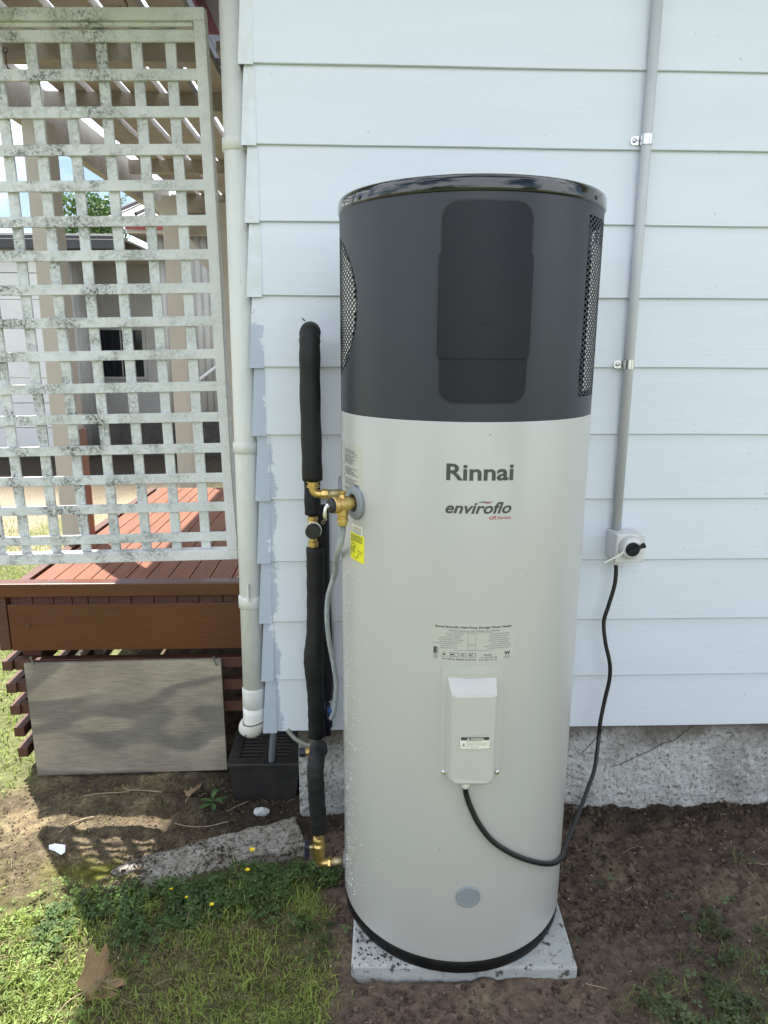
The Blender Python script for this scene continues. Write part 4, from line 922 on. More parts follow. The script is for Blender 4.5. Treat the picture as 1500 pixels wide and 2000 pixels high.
# clear ribbed drain hose
pe = pt+Vector((0, 0, -0.040))
hs = [tuple(pe), tuple(pe+Vector((-0.001, 0.006, -0.018))), (-0.036, -0.47, 0.945), (-0.048, -0.34, 0.880), (-0.0555, -0.20, 0.80), (-0.0735, -0.17, 0.735), (-0.0785, -0.16, 0.67), (-0.074, -0.15, 0.60), (-0.0635, -0.13, 0.52), (-0.0580, -0.11, 0.45), (-0.0655, -0.09, 0.37), (-0.075, -0.07, 0.335)]
M_hose = mat('clear_ribbed_hose', (0.58, 0.62, 0.62), (0.44, 0.48, 0.48), scale=60, rough=0.25, trans=0.5)
tag(obj('drain_hose', ntube(hs, 0.0060, 12, 26, ripple=0.0009), M_hose, smooth=False, loc=(-0.075, -0.07, 0.335)), 'clear ribbed drain hose hanging from the relief valve beside the tank', 'hose')
bt = thing('stop_valve', 'small dark valve with a blue handle low on the wall behind the lagged pipe', 'valve', (-0.088, -0.03, 0.33))
obj('body', lathe(bmesh.new(), [(0.009, 0.262), (0.009, 0.285), (0.014, 0.288), (0.014, 0.33), (0.009, 0.336), (0.009, 0.36)], 18, Matrix.Translation((-0.087, -0.03, 0))), M_navy, bt, smooth=True)
obj('handle', ntube([(-0.083, -0.052, 0.357), (-0.077, -0.054, 0.345), (-0.074, -0.054, 0.325)], 0.006, 10, 5), M_bluepl, bt, smooth=True)
lp = ntube([(-0.205, 0.0, 0.262), (-0.185, -0.012, 0.243), (-0.160, -0.02, 0.230), (-0.135, -0.03, 0.226), (-0.11, -0.045, 0.232), (-0.09, -0.04, 0.26)], 0.0062, 12, 8)
tag(obj('clear_tube', lp, mat('clear_tube', (0.46, 0.47, 0.42), rough=0.2, trans=0.5), smooth=True, loc=(-0.16, -0.02, 0.23)), 'clear plastic tube looping under the lowest weatherboard behind the tee', 'tube')

# ------------------------------------------------------------------ lattice screen
LY = 0.24
ls = thing('lattice_screen', 'weathered white wooden lattice screen hanging above the edge of the deck', 'lattice', (-0.364, LY, 0.712))
# local frame: u to the left from the lower right corner, v up; whole screen swings about 1.1 degrees
TH = R(1.15)
def lat(u, v): return (-0.364-u*math.cos(TH)-v*math.sin(TH)*0.82, 0.712-u*math.sin(TH)+v*math.cos(TH))
def lat_box(u0, u1, v0, v1, y0, y1, bev=0.0015):
    bm = bmesh.new(); pts = [lat(u1, v0), lat(u0, v0), lat(u0, v1), lat(u1, v1)]
    f_ = [bm.verts.new((x, y0, z)) for x, z in pts]; b_ = [bm.verts.new((x, y1, z)) for x, z in pts]
    bm.faces.new(f_); bm.faces.new(b_[::-1])
    for i in range(4): bm.faces.new((f_[i], b_[i], b_[(i+1) % 4], f_[(i+1) % 4]))
    bmesh.ops.recalc_face_normals(bm, faces=bm.faces)
    if bev: bmesh.ops.bevel(bm, geom=list(bm.edges), offset=bev, segments=1, affect='EDGES')
    return bm
LW, LH = 0.775, 1.484
obj('frame_rail', lat_box(0.0005, LW, 0.0, 0.030, LY-0.022, LY+0.022), M_lattc, ls)
obj('frame_rail', lat_box(0.0005, LW, LH-0.030, LH, LY-0.022, LY+0.022), M_lattc, ls)
obj('rail_bead', lat_box(0.034, LW-0.03, LH-0.041, LH-0.0305, LY-0.012, LY+0.018), M_lattc, ls)
obj('frame_stile', lat_box(0.0, 0.030, 0.0305, LH-0.0305, LY-0.0225, LY+0.0215), M_lattc, ls)
obj('frame_stile', lat_box(LW-0.03, LW, 0.0305, LH-0.0305, LY-0.0225, LY+0.0215), M_lattc, ls)
sh = None
for i in range(16):
    v = 0.058+i*0.0900+rnd.uniform(-0.0015, 0.0015)
    sh = obj('slat', lat_box(0.0305, LW-0.0305, v, v+0.0275, LY-0.010, LY-0.001, 0.001), M_latt, ls)
for cu in (0.0985, 0.1875, 0.2780, 0.370, 0.4600, 0.5500, 0.6400, 0.715):
    cu += rnd.uniform(-0.001, 0.001)
    obj('slat', lat_box(cu-0.0140, cu+0.0140, 0.0305, LH-0.042, LY+0.0005, LY+0.0095, 0.001), M_latt, ls)
def hook(x, y, z, lab):
    h = thing('hook', lab, 'hook', (x, y, z), 'hooks under the pergola')
    obj('shank', ntube([(x, y, z+0.05), (x, y, z+0.012), (x+0.006, y, z+0.002), (x+0.010, y, z-0.008), (x+0.006, y, z-0.017), (x-0.004, y, z-0.018), (x-0.009, y, z-0.010)], 0.0022, 8, 5), M_rust, h, smooth=True)
    obj('eye', ntube([(x+0.007*math.cos(a), y, z+0.052+0.007*math.sin(a)) for a in np.linspace(0, 6.28, 15)], 0.002, 6), M_rust, h, smooth=True)
hook(-0.600, 0.24, 2.212, 'rusty hook over the top rail of the lattice, holding it')
hook(-1.045, 0.55, 2.150, 'rusty open hook hanging empty under the pergola, behind the lattice')
wp = spline([(-0.383, 0.216, 2.19), (-0.379, 0.216, 1.97), (-0.3775, 0.216, 1.65), (-0.376, 0.216, 1.31), (-0.370, 0.216, 0.94), (-0.358, 0.216, 0.70), (-0.356, 0.225, 0.66), (-0.375, 0.25, 0.645)], 14)
bm = tube(bmesh.new(), wp, 0.0013, 6)
for i in range(6, len(wp), 8): bmesh.ops.create_icosphere(bm, subdivisions=1, radius=0.0032, matrix=Matrix.Translation(wp[i]))
tag(obj('light_string', bm, M_wire, loc=(-0.358, 0.216, 0.70)), 'thin old string of tiny lights hanging down the outer stile of the lattice', 'light string')

# ------------------------------------------------------------------ deck
dk = thing('deck', 'red brown stained timber deck with a wide fascia board and slatted skirt', 'deck', (-0.7, 0.3, 0.0))
ZD = 0.574
edges = [-1.093, -1.025, -0.960, -0.902, -0.852, -0.786, -0.718, -0.646, -0.573, -0.5045, -0.429, -0.355, -0.283]
for a, b in zip(edges, edges[1:]):
    bm = bmesh.new(); box(bm, a+0.002, b-0.002, 0.290, 2.05, ZD-0.028, ZD-0.0022)
    n = 9; w_ = (b-a-0.006)/n                      # ribbed tread
    for i in range(n):
        x0 = a+0.003+i*w_; box(bm, x0+w_*0.15, x0+w_*0.85, 0.292, 2.048, ZD-0.0022, ZD)
    db = obj('deck_board', bm, M_deck, dk)
    obj('end_grain', nb(a+0.0022, b-0.0022, 0.2885, 0.2898, ZD-0.0277, ZD-0.0025), M_ends, db)
obj('edge_cap', nb(-1.152, -0.284, 0.278, 0.327, ZD+0.0005, ZD+0.044, 0.003), M_fascia, dk)
obj('fascia_board', nb(-1.108, -0.286, 0.293, 0.315, 0.388, ZD-0.0295, 0.002), M_fascia, dk)
obj('side_fascia', nb(-1.146, -1.111, 0.292, 2.05, 0.390, ZD-0.001, 0.002), M_slat, dk)
obj('bolt', lathe(bmesh.new(), [(0.008, 0), (0.008, 0.002), (0.005, 0.003)], 14, along((-1.05, 0.293, 0.470), (0, -1, 0))), M_slat, dk)
obj('bolt', lathe(bmesh.new(), [(0.006, 0), (0.006, 0.002), (0.004, 0.003)], 14, along((-0.381, 0.293, 0.463), (0, -1, 0))), M_slat, dk)
for i in range(4): obj('joist', nb(-1.09, -0.29, 0.45+i*0.45, 0.495+i*0.45, 0.42, ZD-0.03), M_ends, dk)
for zt in (0.351, 0.272, 0.194):
    obj('skirt_slat', nb(-1.114, -0.29, 0.306, 0.338, zt-0.036, zt, 0.002), M_slat, dk)
for zt in (0.351, 0.2725, 0.194, 0.115, 0.040):
    obj('skirt_slat', nb(-1.149+0.004*(0.351-zt)/0.077, -1.1155+0.004*(0.351-zt)/0.077, 0.296, 2.0, zt-0.034, zt, 0.002), M_slat, dk)
for x in (-1.07, -0.34): obj('skirt_post', nb(x-0.03, x+0.03, 0.342, 0.40, -0.08, 0.40), M_slat, dk)
obj('rear_slat', nb(-1.09, -0.30, 2.0, 2.03, 0.30, 0.50), M_ends, dk)
# plywood sheet
pl = thing('plywood_sheet', 'weathered grey plywood sheet nailed over the deck skirt', 'plywood', (-0.745, 0.25, -0.03))
Mp = Matrix.Translation((-0.756, 0.287, 0.152)) @ Matrix.Rotation(R(-0.4), 4, 'Y') @ Matrix.Rotation(R(0.6), 4, 'Z')
obj('panel', nb(-0.313, 0.313, -0.006, 0.006, -0.202, 0.200, 0.001, M=Mp), M_ply, pl)
for x, z, s in ((-1.036, 0.343, -1), (-0.458, 0.336, -1)):
    bm = tube(bmesh.new(), [(x, 0.283, z-0.002), (x-0.002, 0.275, z+0.008), (x-0.006, 0.270, z+0.032)], [0.0022, 0.0022, 0.002], 8)
    lathe(bm, [(0.0048, 0), (0.0048, 0.0016)], 10, along((x-0.006, 0.270, z+0.032), (-0.15, -0.1, 1)))
    obj('bent_nail', bm, M_galv, pl)

# ------------------------------------------------------------------ pergola over the deck
pg = thing('pergola', 'beige slatted pergola roof on square posts above the deck', 'pergola', (-1.14, 0.95, 0))
gaps = [-1.10, -0.968, -0.840, -0.705, -0.579, -0.452]
for a, b in zip(gaps, gaps[1:]): obj('roof_plank', nb(a+0.014, b-0.014, -0.25, 3.0, 2.250, 2.278), M_beam, pg)
obj('roof_plank', nb(-0.438, -0.335, 0.66, 3.0, 2.250, 2.278), M_beam, pg)
obj('roof_plank', nb(-0.310, -0.20, 0.66, 3.0, 2.250, 2.278), M_beam, pg)
for y in (0.58, 1.055, 2.05, 2.9): obj('joist', nb(-1.14, -0.464 if y < 0.7 else -0.22, y, y+0.045, 2.190 if y < 2.6 else 2.15, 2.249), M_beam, pg)
for y in (0.15, 0.85, 1.30, 1.42, 1.80, 1.95, 2.30): obj('batten', nb(-1.17, -0.464 if y < 0.7 else -0.2, y, y+0.022, 2.2785, 2.296), M_beam, pg)
obj('edge_beam', nb(-1.215, -1.172, -0.25, 3.0, 2.120, 2.285, 0.002), M_beam, pg)
obj('roofing_sheet', nb(-1.21, -0.462, -0.25, 3.0, 2.2965, 2.2995), M_sheet, pg)
obj('roofing_sheet', nb(-0.46, -0.20, 0.67, 3.0, 2.2965, 2.2995), M_sheet, pg)
obj('post', nb(-1.180, -1.092, 0.93, 1.02, -0.06, 2.119, 0.003), M_post, pg)
obj('rear_board', nb(-1.13, -0.2, 2.96, 2.985, 2.02, 2.249), M_beam, pg)
obj('post_trim', nb(-1.0915, -1.080, 0.935, 1.015, 0.50, 1.02, 0.001), M_deck, pg)
obj('post', nb(-1.075, -0.982, 2.40, 2.49, -0.06, 2.149, 0.003), M_post, pg)
obj('post', nb(-0.845, -0.750, 2.60, 2.69, -0.06, 2.149, 0.003), M_post, pg)
obj('brace', nb(-0.05, 0.05, -0.02, 0.02, -0.30, 0.30, 0.002, M=Matrix.Translation((-1.02, 2.44, 2.0)) @ Matrix.Rotation(R(-40), 4, 'Y') @ Matrix.Scale(0.4, 4, (1, 0, 0))), M_post, pg)

# ------------------------------------------------------------------ neighbouring house and tree
nh = thing('neighbour_house', 'white neighbouring house with a dark roof edge and a grey carport, behind the lattice', 'house', (-3.5, 7.0, 0))
for i in range(8): obj('wall_board', nb(-7.0, -3.62, 7.0, 7.12, 0.05+i*0.30, 0.343+i*0.30, 0.004), M_nwall, nh)
obj('wall_base', nb(-7.0, -3.63, 7.03, 7.10, -0.2, 0.049), M_ndark, nh)
obj('gutter', nb(-7.0, -2.72, 6.80, 6.95, 2.392, 2.50, 0.01), M_roofdark, nh)
obj('gutter', nb(-7.0, -2.72, 6.83, 6.99, 2.5005, 2.545, 0.008), M_roofdark, nh)
obj('roof', nb(-7.0, -2.76, 6.9, 11.0, 2.5455, 2.57), M_nroof, nh)
for i in range(5):
    bm = bmesh.new(); x = -3.47-i*0.03
    tube(bm, [(x, 7.1+i*0.25, -0.1), (x, 7.1+i*0.25, 2.38)], 0.13, 10); obj('wall_sheet', bm, M_ngrey, nh, smooth=True)
obj('carport_wall', nb(-3.75, -2.20, 8.3, 8.4, 0.0, 2.5), M_ngrey, nh)
obj('carport_ceiling', nb(-3.6, -2.2, 7.0, 8.4, 2.36, 2.391), M_soffit, nh)
wn = obj('window_frame', nb(-3.53, -2.88, 8.27, 8.299, 0.87, 1.57, 0.004), M_ngrey, nh)
obj('pane', nb(-3.49, -3.215, 8.262, 8.2695, 0.91, 1.53), M_nglass, wn); obj('pane', nb(-3.195, -2.92, 8.262, 8.2695, 0.91, 1.53), M_nglass, wn)
obj('fascia', nb(-2.66, -2.10, 7.0, 7.04, 2.640, 2.700, 0.003), M_red, nh)
obj('soffit', nb(-2.66, -1.2, 7.045, 8.25, 2.600, 2.640), M_soffit, nh)
obj('upper_gutter', nb(-2.85, -1.8, 6.99, 7.10, 2.705, 2.765, 0.006), M_roofdark, nh)
bm = bmesh.new(); v = [bm.verts.new(p) for p in ((-2.86, 7.0, 2.768), (-1.7, 7.0, 2.768), (-1.7, 8.6, 3.35), (-2.58, 8.6, 3.35))]; bm.faces.new(v); v2 = [bm.verts.new(p) for p in ((-2.86, 7.0, 2.767), (-2.58, 8.6, 3.349), (-2.58, 9.6, 2.77), (-2.86, 9.6, 2.77))]; bm.faces.new(v2)
obj('upper_roof', bm, M_nroof, nh)
obj('roof_ridge', ntube([(-2.80, 6.98, 2.80), (-2.54, 8.6, 3.38)], 0.025, 8), M_roofdark, nh)
obj('roof_ridge', ntube([(-2.52, 6.98, 2.80), (-2.36, 8.0, 3.16)], 0.022, 8), M_roofdark, nh)
for i in range(9):
    x = -2.34+i*0.085; obj('wall_sheet', tube(bmesh.new(), [(x, 7.3, 0.44), (x, 7.3, 2.6)], 0.05, 10), M_ngrey, nh, smooth=True)
obj('wall_panel', nb(-2.42, -1.4, 7.36, 7.45, 0.30, 2.60), M_ngrey, nh)
obj('under_floor', nb(-3.2, -1.3, 7.25, 7.34, -0.2, 0.40), M_ndark, nh)
obj('stair_rail', ntube([(-2.05, 7.15, 0.84), (-1.60, 7.15, 1.17)], 0.018, 8), M_nwall, nh)
tr = thing('tree', 'round leafy green tree rising behind the dark gutter of the neighbouring house', 'tree', (-5.45, 14.0, 0))
obj('trunk', ntube([(-5.45, 14, -0.1), (-5.40, 14, 1.2), (-5.45, 14.05, 2.6), (-5.4, 14, 3.6)], [0.16]*7+[0.12]*7+[0.09]*8, 10, 7), M_bark, tr, smooth=True)
for dx, dz in ((0.5, 0.9), (-0.5, 0.8), (0.2, 1.2)): obj('branch', ntube([(-5.43, 14, 2.4), (-5.43+dx*0.6, 14, 2.4+dz*0.6), (-5.43+dx, 14.1, 2.4+dz*1.4)], 0.05, 8, 5), M_bark, tr, smooth=True)
N = 5200; cl = rng.normal(size=(46, 3)); cl /= np.linalg.norm(cl, axis=1)[:, None]; cl *= (rng.random((46, 1))**0.4)*np.array([0.78, 0.78, 0.86]); cl += [-5.42, 14.0, 3.55]
c0 = cl[rng.integers(0, 46, N)]+rng.normal(size=(N, 3))*0.13
ax1 = rng.normal(size=(N, 3)); ax1 /= np.linalg.norm(ax1, axis=1)[:, None]; ax2 = np.cross(ax1, rng.normal(size=(N, 3))); ax2 /= np.linalg.norm(ax2, axis=1)[:, None]
s_ = rng.uniform(0.03, 0.065, (N, 1)); vv = np.stack([c0-ax1*s_, c0-ax2*s_*.5, c0+ax1*s_, c0+ax2*s_*.5], 1).reshape(-1, 3)
obj('crown', py_mesh('crown', vv.tolist(), np.arange(4*N).reshape(-1, 4).tolist()), M_tree, tr)

# hedge across the lawn behind the photographer: it is what the heater mirrors
N = 9000; hx = rng.uniform(-9, 8, N); top = 0.7+2.1*sst(0.35, 0.7, fbm(hx, hx*0, 0.55, 3, 201)); hz_ = rng.random(N)**0.7*top
c0 = np.stack([hx, -8.5+rng.normal(0, 0.28, N), hz_], 1)+rng.normal(size=(N, 3))*0.05
ax1 = rng.normal(size=(N, 3)); ax1 /= np.linalg.norm(ax1, axis=1)[:, None]; ax2 = np.cross(ax1, rng.normal(size=(N, 3))); ax2 /= np.linalg.norm(ax2, axis=1)[:, None]
s_ = rng.uniform(0.06, 0.13, (N, 1)); vv = np.stack([c0-ax1*s_, c0-ax2*s_*.6, c0+ax1*s_, c0+ax2*s_*.6], 1).reshape(-1, 3)
tag(obj('hedge', py_mesh('hedge', vv.tolist(), np.arange(4*N).reshape(-1, 4).tolist()), M_tree, kind='stuff', loc=(0, -8.5, 0)), 'uneven leafy green hedge across the lawn opposite the house wall', 'hedge')
# ------------------------------------------------------------------ grass, clover, clods, straw
def blades(x, y, ln, wd, col, lean=0.6, name='grass'):
    n = len(x); z = height(x, y)-0.003; az = rng.uniform(0, 2*math.pi, n); le = rng.uniform(0.15, 1.0, n)*lean
    d = np.stack([np.cos(az), np.sin(az)], 1); s = np.stack([-np.sin(az), np.cos(az)], 1)
    tw = rng.uniform(-0.8, 0.8, n); s2 = np.stack([-np.sin(az+tw), np.cos(az+tw)], 1)
    b = np.stack([x, y, z], 1); up = np.array([0, 0, 1.0])
    D = np.concatenate([d, np.zeros((n, 1))], 1); S_ = np.concatenate([s, np.zeros((n, 1))], 1); S2 = np.concatenate([s2, np.zeros((n, 1))], 1)
    L_ = ln[:, None]; W = wd[:, None]
    m = b+up*L_*(0.62-0.25*le[:, None])+D*L_*0.32*le[:, None]
    t = b+up*L_*(1.0-0.62*le[:, None])+D*L_*0.95*le[:, None]
    v = np.stack([b-S_*W, b+S_*W, m+S2*W*.85, m-S2*W*.85, t], 1).reshape(-1, 3)
    i = np.arange(n)*5; q = np.stack([i, i+1, i+2, i+3], 1).tolist(); tt = np.stack([i+3, i+2, i+4], 1).tolist()
    c = np.repeat(col, 5, 0)
    o = obj(name, py_mesh(name, v.tolist(), q+tt, c), M_grass, kind='stuff')
    return o
def scatter(n, x0, x1, y0, y1, mask):
    x = rng.uniform(x0, x1, n); y = rng.uniform(y0, y1, n); k = rng.random(n) < mask(x, y); return x[k], y[k]
def greens(n, straw=0.2, dark=0.0):
    g = np.array([0.25, 0.335, 0.085])+rng.uniform(-1, 1, (n, 1))*np.array([0.06, 0.08, 0.024])
    yl = np.array([0.36, 0.40, 0.11]); k = rng.random((n, 1))**2*0.7; g = g*(1-k)+yl*k
    st = rng.random(n) < straw; g[st] = np.array([0.30, 0.24, 0.13])*rng.uniform(0.6, 1.1, (st.sum(), 1))
    return g*(1-dark)
notkerb = lambda x, y: (np.abs(kerb_dist(x, y)[0]) > 0.055) | (x > -0.15)
x, y = scatter(98000, -1.35, 0.12, -1.0, -0.18, lambda x, y: m_lawn(x, y)*(0.3+0.7*sst(0.35, 0.55, fbm(x, y, 10, 3, 50)))*(0.35+0.65*sst(0.40, 0.56, fbm(x, y, 42, 3, 52)))*notkerb(x, y))
n = len(x); dry = sst(0.42, 0.62, fbm(x, y, 6, 3, 61))*sst(-0.35, -0.5, y)
cl_ = greens(n, 0.10); k = rng.random(n) < dry*0.55; cl_[k] = np.array([0.27, 0.22, 0.12])*rng.uniform(0.6, 1.1, (k.sum(), 1))
blades(x, y, rng.uniform(0.010, 0.036, n)*(0.8+0.5*sst(-0.5, -0.7, x)), rng.uniform(0.0006, 0.0017, n)*(1+0.3*sst(-0.5, -0.7, x)), cl_, 1.15, 'lawn_grass')
x, y = scatter(5200, -1.35, 0.08, -1.0, -0.22, lambda x, y: m_lawn(x, y)*sst(0.45, 0.65, fbm(x, y, 13, 3, 55))*notkerb(x, y))
n = len(x); blades(x, y, rng.uniform(0.030, 0.062, n), rng.uniform(0.0009, 0.0021, n), greens(n, 0.12), 1.05, 'lawn_grass')
# broad-leaved clover and buttercup foliage
def foliage(x, y, s, col, name='clover', m=M_grass):
    n = len(x); z = height(x, y)+rng.uniform(0.004, 0.026, n); V_, F_, C_ = [], [], []
    for i in range(n):
        a0 = rng.uniform(0, 6.28); c = np.array([x[i], y[i], z[i]]); tilt = rng.normal(0, 0.28, 2)
        for l in range(3):
            a = a0+l*2.09+rng.uniform(-0.2, 0.2); d = np.array([math.cos(a), math.sin(a)]); p = np.array([-d[1], d[0]])
            base = len(V_); ss = s[i]
            for (u, w_, hz) in ((0.05, 0, 0), (0.55, -0.42, 0.05), (0.9, -0.36, 0.0), (0.82, 0, -0.08), (1.0, 0.30, 0.0), (0.55, 0.42, 0.05)):
                q = d*u*ss+p*w_*ss
                V_.append((c[0]+q[0], c[1]+q[1], c[2]+hz*ss+q[0]*tilt[0]+q[1]*tilt[1]))
            F_.append(tuple(range(base, base+6))); C_ += [col[i]]*6
    return obj(name, py_mesh(name, V_, F_, np.array(C_)), m, kind='stuff')
x, y = scatter(5200, -0.75, 0.0, -0.55, -0.2, lambda x, y: m_lawn(x, y)*sst(0.36, 0.55, fbm(x, y, 8, 3, 71)+0.25*sst(-0.42, -0.28, y))*sst(-0.56, -0.36, y)*notkerb(x, y))
foliage(x, y, rng.uniform(0.006, 0.013, len(x)), np.array([0.085, 0.145, 0.045])*rng.uniform(0.5, 1.5, (len(x), 1)))
x, y = scatter(1500, -1.3, -0.55, -0.9, -0.3, lambda x, y: m_lawn(x, y)*sst(0.40, 0.6, fbm(x, y, 7, 3, 75)))
foliage(x, y, rng.uniform(0.006, 0.012, len(x)), np.array([0.21, 0.30, 0.08])*rng.uniform(0.7, 1.3, (len(x), 1)), 'clover')  # clover on the sunlit lawn, sunlight painted in as a paler leaf colour
# thin turf at the lower right
x, y = scatter(26000, 0.42, 1.25, -1.0, -0.22, lambda x, y: m_lawn_r(x, y)*(0.15+0.85*sst(0.45, 0.6, fbm(x, y, 12, 3, 80))))
n = len(x); cc = greens(n, 0.28)*np.array([0.62, 0.62, 0.8]); blades(x, y, rng.uniform(0.010, 0.042, n), rng.uniform(0.0007, 0.0017, n), cc, 1.1, 'sparse_grass')
x, y = scatter(2600, 0.42, 1.2, -0.95, -0.25, lambda x, y: (0.05+m_lawn_r(x, y))*sst(0.45, 0.6, fbm(x, y, 12, 3, 80)))
foliage(x, y, rng.uniform(0.007, 0.015, len(x)), np.array([0.10, 0.135, 0.062])*rng.uniform(0.6, 1.3, (len(x), 1)), 'turf_weeds')
# tufts on the sunlit dirt, and the lawn beyond the deck
x, y = scatter(26000, -1.6, -0.35, -0.33, 0.28, lambda x, y: 0.9*sst(0.60, 0.72, fbm(x, y, 8, 3, 90))*notkerb(x, y)+0.10*notkerb(x, y))
n = len(x); cc = greens(n, 0.72); blades(x, y, rng.uniform(0.005, 0.020, n), rng.uniform(0.0005, 0.0012, n), cc, 1.25, 'dry_grass')
x, y = scatter(30000, -2.9, -1.07, 0.1, 4.2, lambda x, y: sst(-1.05, -1.2, x)*(0.35+0.65*sst(0.4, 0.6, fbm(x, y, 4, 3, 95)))*sst(4.2, 2.6, y))
n = len(x); blades(x, y, rng.uniform(0.015, 0.05, n), rng.uniform(0.0012, 0.003, n), greens(n, 0.12)*1.1, 0.9, 'back_lawn_grass')
x, y = scatter(4000, -1.12, -0.6, 2.15, 5.0, lambda x, y: sst(0.4, 0.6, fbm(x, y, 4, 3, 97)))
n = len(x); blades(x, y, rng.uniform(0.015, 0.05, n), rng.uniform(0.0012, 0.003, n), greens(n, 0.1), 0.9, 'back_lawn_grass')
# soil crumbs
def clods(x, y, r, col, name='soil_clods'):
    base = np.array([[1, 0, 0], [-1, 0, 0], [0, 1, 0], [0, -1, 0], [0, 0, 1], [0, 0, -1]], float); fc = np.array([[0, 2, 4], [2, 1, 4], [1, 3, 4], [3, 0, 4], [2, 0, 5], [1, 2, 5], [3, 1, 5], [0, 3, 5]])
    n = len(x); z = height(x, y)+r*0.25; q = rng.normal(size=(n, 3, 3)); q, _ = np.linalg.qr(q)
    v = np.einsum('ij,njk->nik', base, q)*r[:, None, None]*rng.uniform(0.6, 1.25, (n, 6, 1)); v += np.stack([x, y, z], 1)[:, None]
    f = (fc[None]+(np.arange(n)*6)[:, None, None]).reshape(-1, 3)
    return obj(name, py_mesh(name, v.reshape(-1, 3).tolist(), f.tolist(), np.repeat(col, 6, 0)), M_clod, kind='stuff', smooth=False)
x, y = scatter(30000, -0.12, 1.35, -1.0, 0.02, lambda x, y: (0.25+0.75*sst(0.42, 0.62, fbm(x, y, 9, 3, 101)))*(1-0.8*m_lawn_r(x, y))*(1-m_lawn(x, y))*((np.abs(x-0.24) > 0.255) | (np.abs(y+0.37) > 0.26)))
n = len(x); clods(x, y, 0.0014+0.0075*rng.random(n)**5, np.array([0.100, 0.071, 0.055])*rng.uniform(0.5, 1.45, (n, 1)))
x, y = scatter(9000, -1.3, -0.12, -0.34, 0.26, lambda x, y: 0.6*notkerb(x, y)+0.0)
n = len(x); clods(x, y, 0.0012+0.0038*rng.random(n)**4, np.array([0.12, 0.094, 0.064])*rng.uniform(0.5, 1.4, (n, 1)), 'dirt_crumbs')
x, y = scatter(260, -0.9, 1.25, -0.9, 0.2, lambda x, y: 1.0*((np.abs(x-0.24) > 0.255) | (np.abs(y+0.37) > 0.26)))
n = len(x); clods(x, y, rng.uniform(0.0014, 0.003, n), np.array([0.5, 0.47, 0.4])*rng.uniform(0.5, 1.2, (n, 1)), 'pale_grit')
x = rng.uniform(-0.01, 0.48, 5200); y = rng.uniform(-0.605, -0.13, 5200); k = (np.hypot(x-AX, y-AY) > 0.262) & (fbm(x, y, 16, 4, 7)+0.30*np.exp(-(((x-0.02)/0.07)**2+((y+0.565)/0.05)**2))-0.06*(x > 0.3) > 0.50+0.08*rng.random(5200)); x, y = x[k], y[k]; n = len(x)
o = clods(x, y, 0.0008+0.0036*rng.random(n)**3, np.array([0.05, 0.042, 0.034])*rng.uniform(0.6, 1.5, (n, 1)), 'pad_crumbs'); o.location.z = 0.046
x, y = scatter(5200, -0.72, -0.10, -0.36, -0.04, lambda x, y: (np.abs(kerb_dist(x, y)[0]) < 0.085)*(kerb_dist(x, y)[1] > 0)*sst(0.45, 0.66, fbm(x, y, 16, 4, 120)+0.22*sst(0.10, 0.0, kerb_dist(x, y)[1])+0.16*sst(0.03, 0.075, np.abs(kerb_dist(x, y)[0]))))
n = len(x); o = clods(x, y, 0.0012+0.0040*rng.random(n)**4, np.array([0.085, 0.066, 0.048])*rng.uniform(0.5, 1.4, (n, 1)), 'kerb_crumbs'); o.location.z = 0.022
# straw and dead stalks
def straws(x, y, ln, name):
    V_, F_ = [], []
    for i in range(len(x)):
        a = rng.uniform(0, 6.28); d = np.array([math.cos(a), math.sin(a)]); p = np.array([-d[1], d[0]]); pts = []
        bend = rng.uniform(-0.25, 0.25); zz = float(height(x[i:i+1], y[i:i+1])[0])+0.004
        for t in (-0.5, -0.15, 0.2, 0.5):
            q = d*t*ln[i]+p*bend*ln[i]*(t*t)
            pts.append((x[i]+q[0], y[i]+q[1], zz+rng.uniform(0, 0.006)))
        w_ = rng.uniform(0.0003, 0.0008); b = len(V_)
        for q in pts: V_ += [(q[0]-p[0]*w_, q[1]-p[1]*w_, q[2]), (q[0]+p[0]*w_, q[1]+p[1]*w_, q[2]), (q[0], q[1], q[2]+w_*1.4)]
        for j in range(3):
            for e in range(3): F_.append((b+j*3+e, b+j*3+(e+1) % 3, b+j*3+3+(e+1) % 3, b+j*3+3+e))
    return obj(name, py_mesh(name, V_, F_), M_twig, kind='stuff')
x, y = scatter(520, -1.2, 1.3, -0.98, 0.2, lambda x, y: 0.45+0.4*(m_lawn_r(x, y) > 0.2)-0.45*((np.abs(x-0.24) < 0.26) & (np.abs(y+0.37) < 0.26)))
straws(x, y, 0.010+0.045*rng.random(len(x))**2, 'straw')

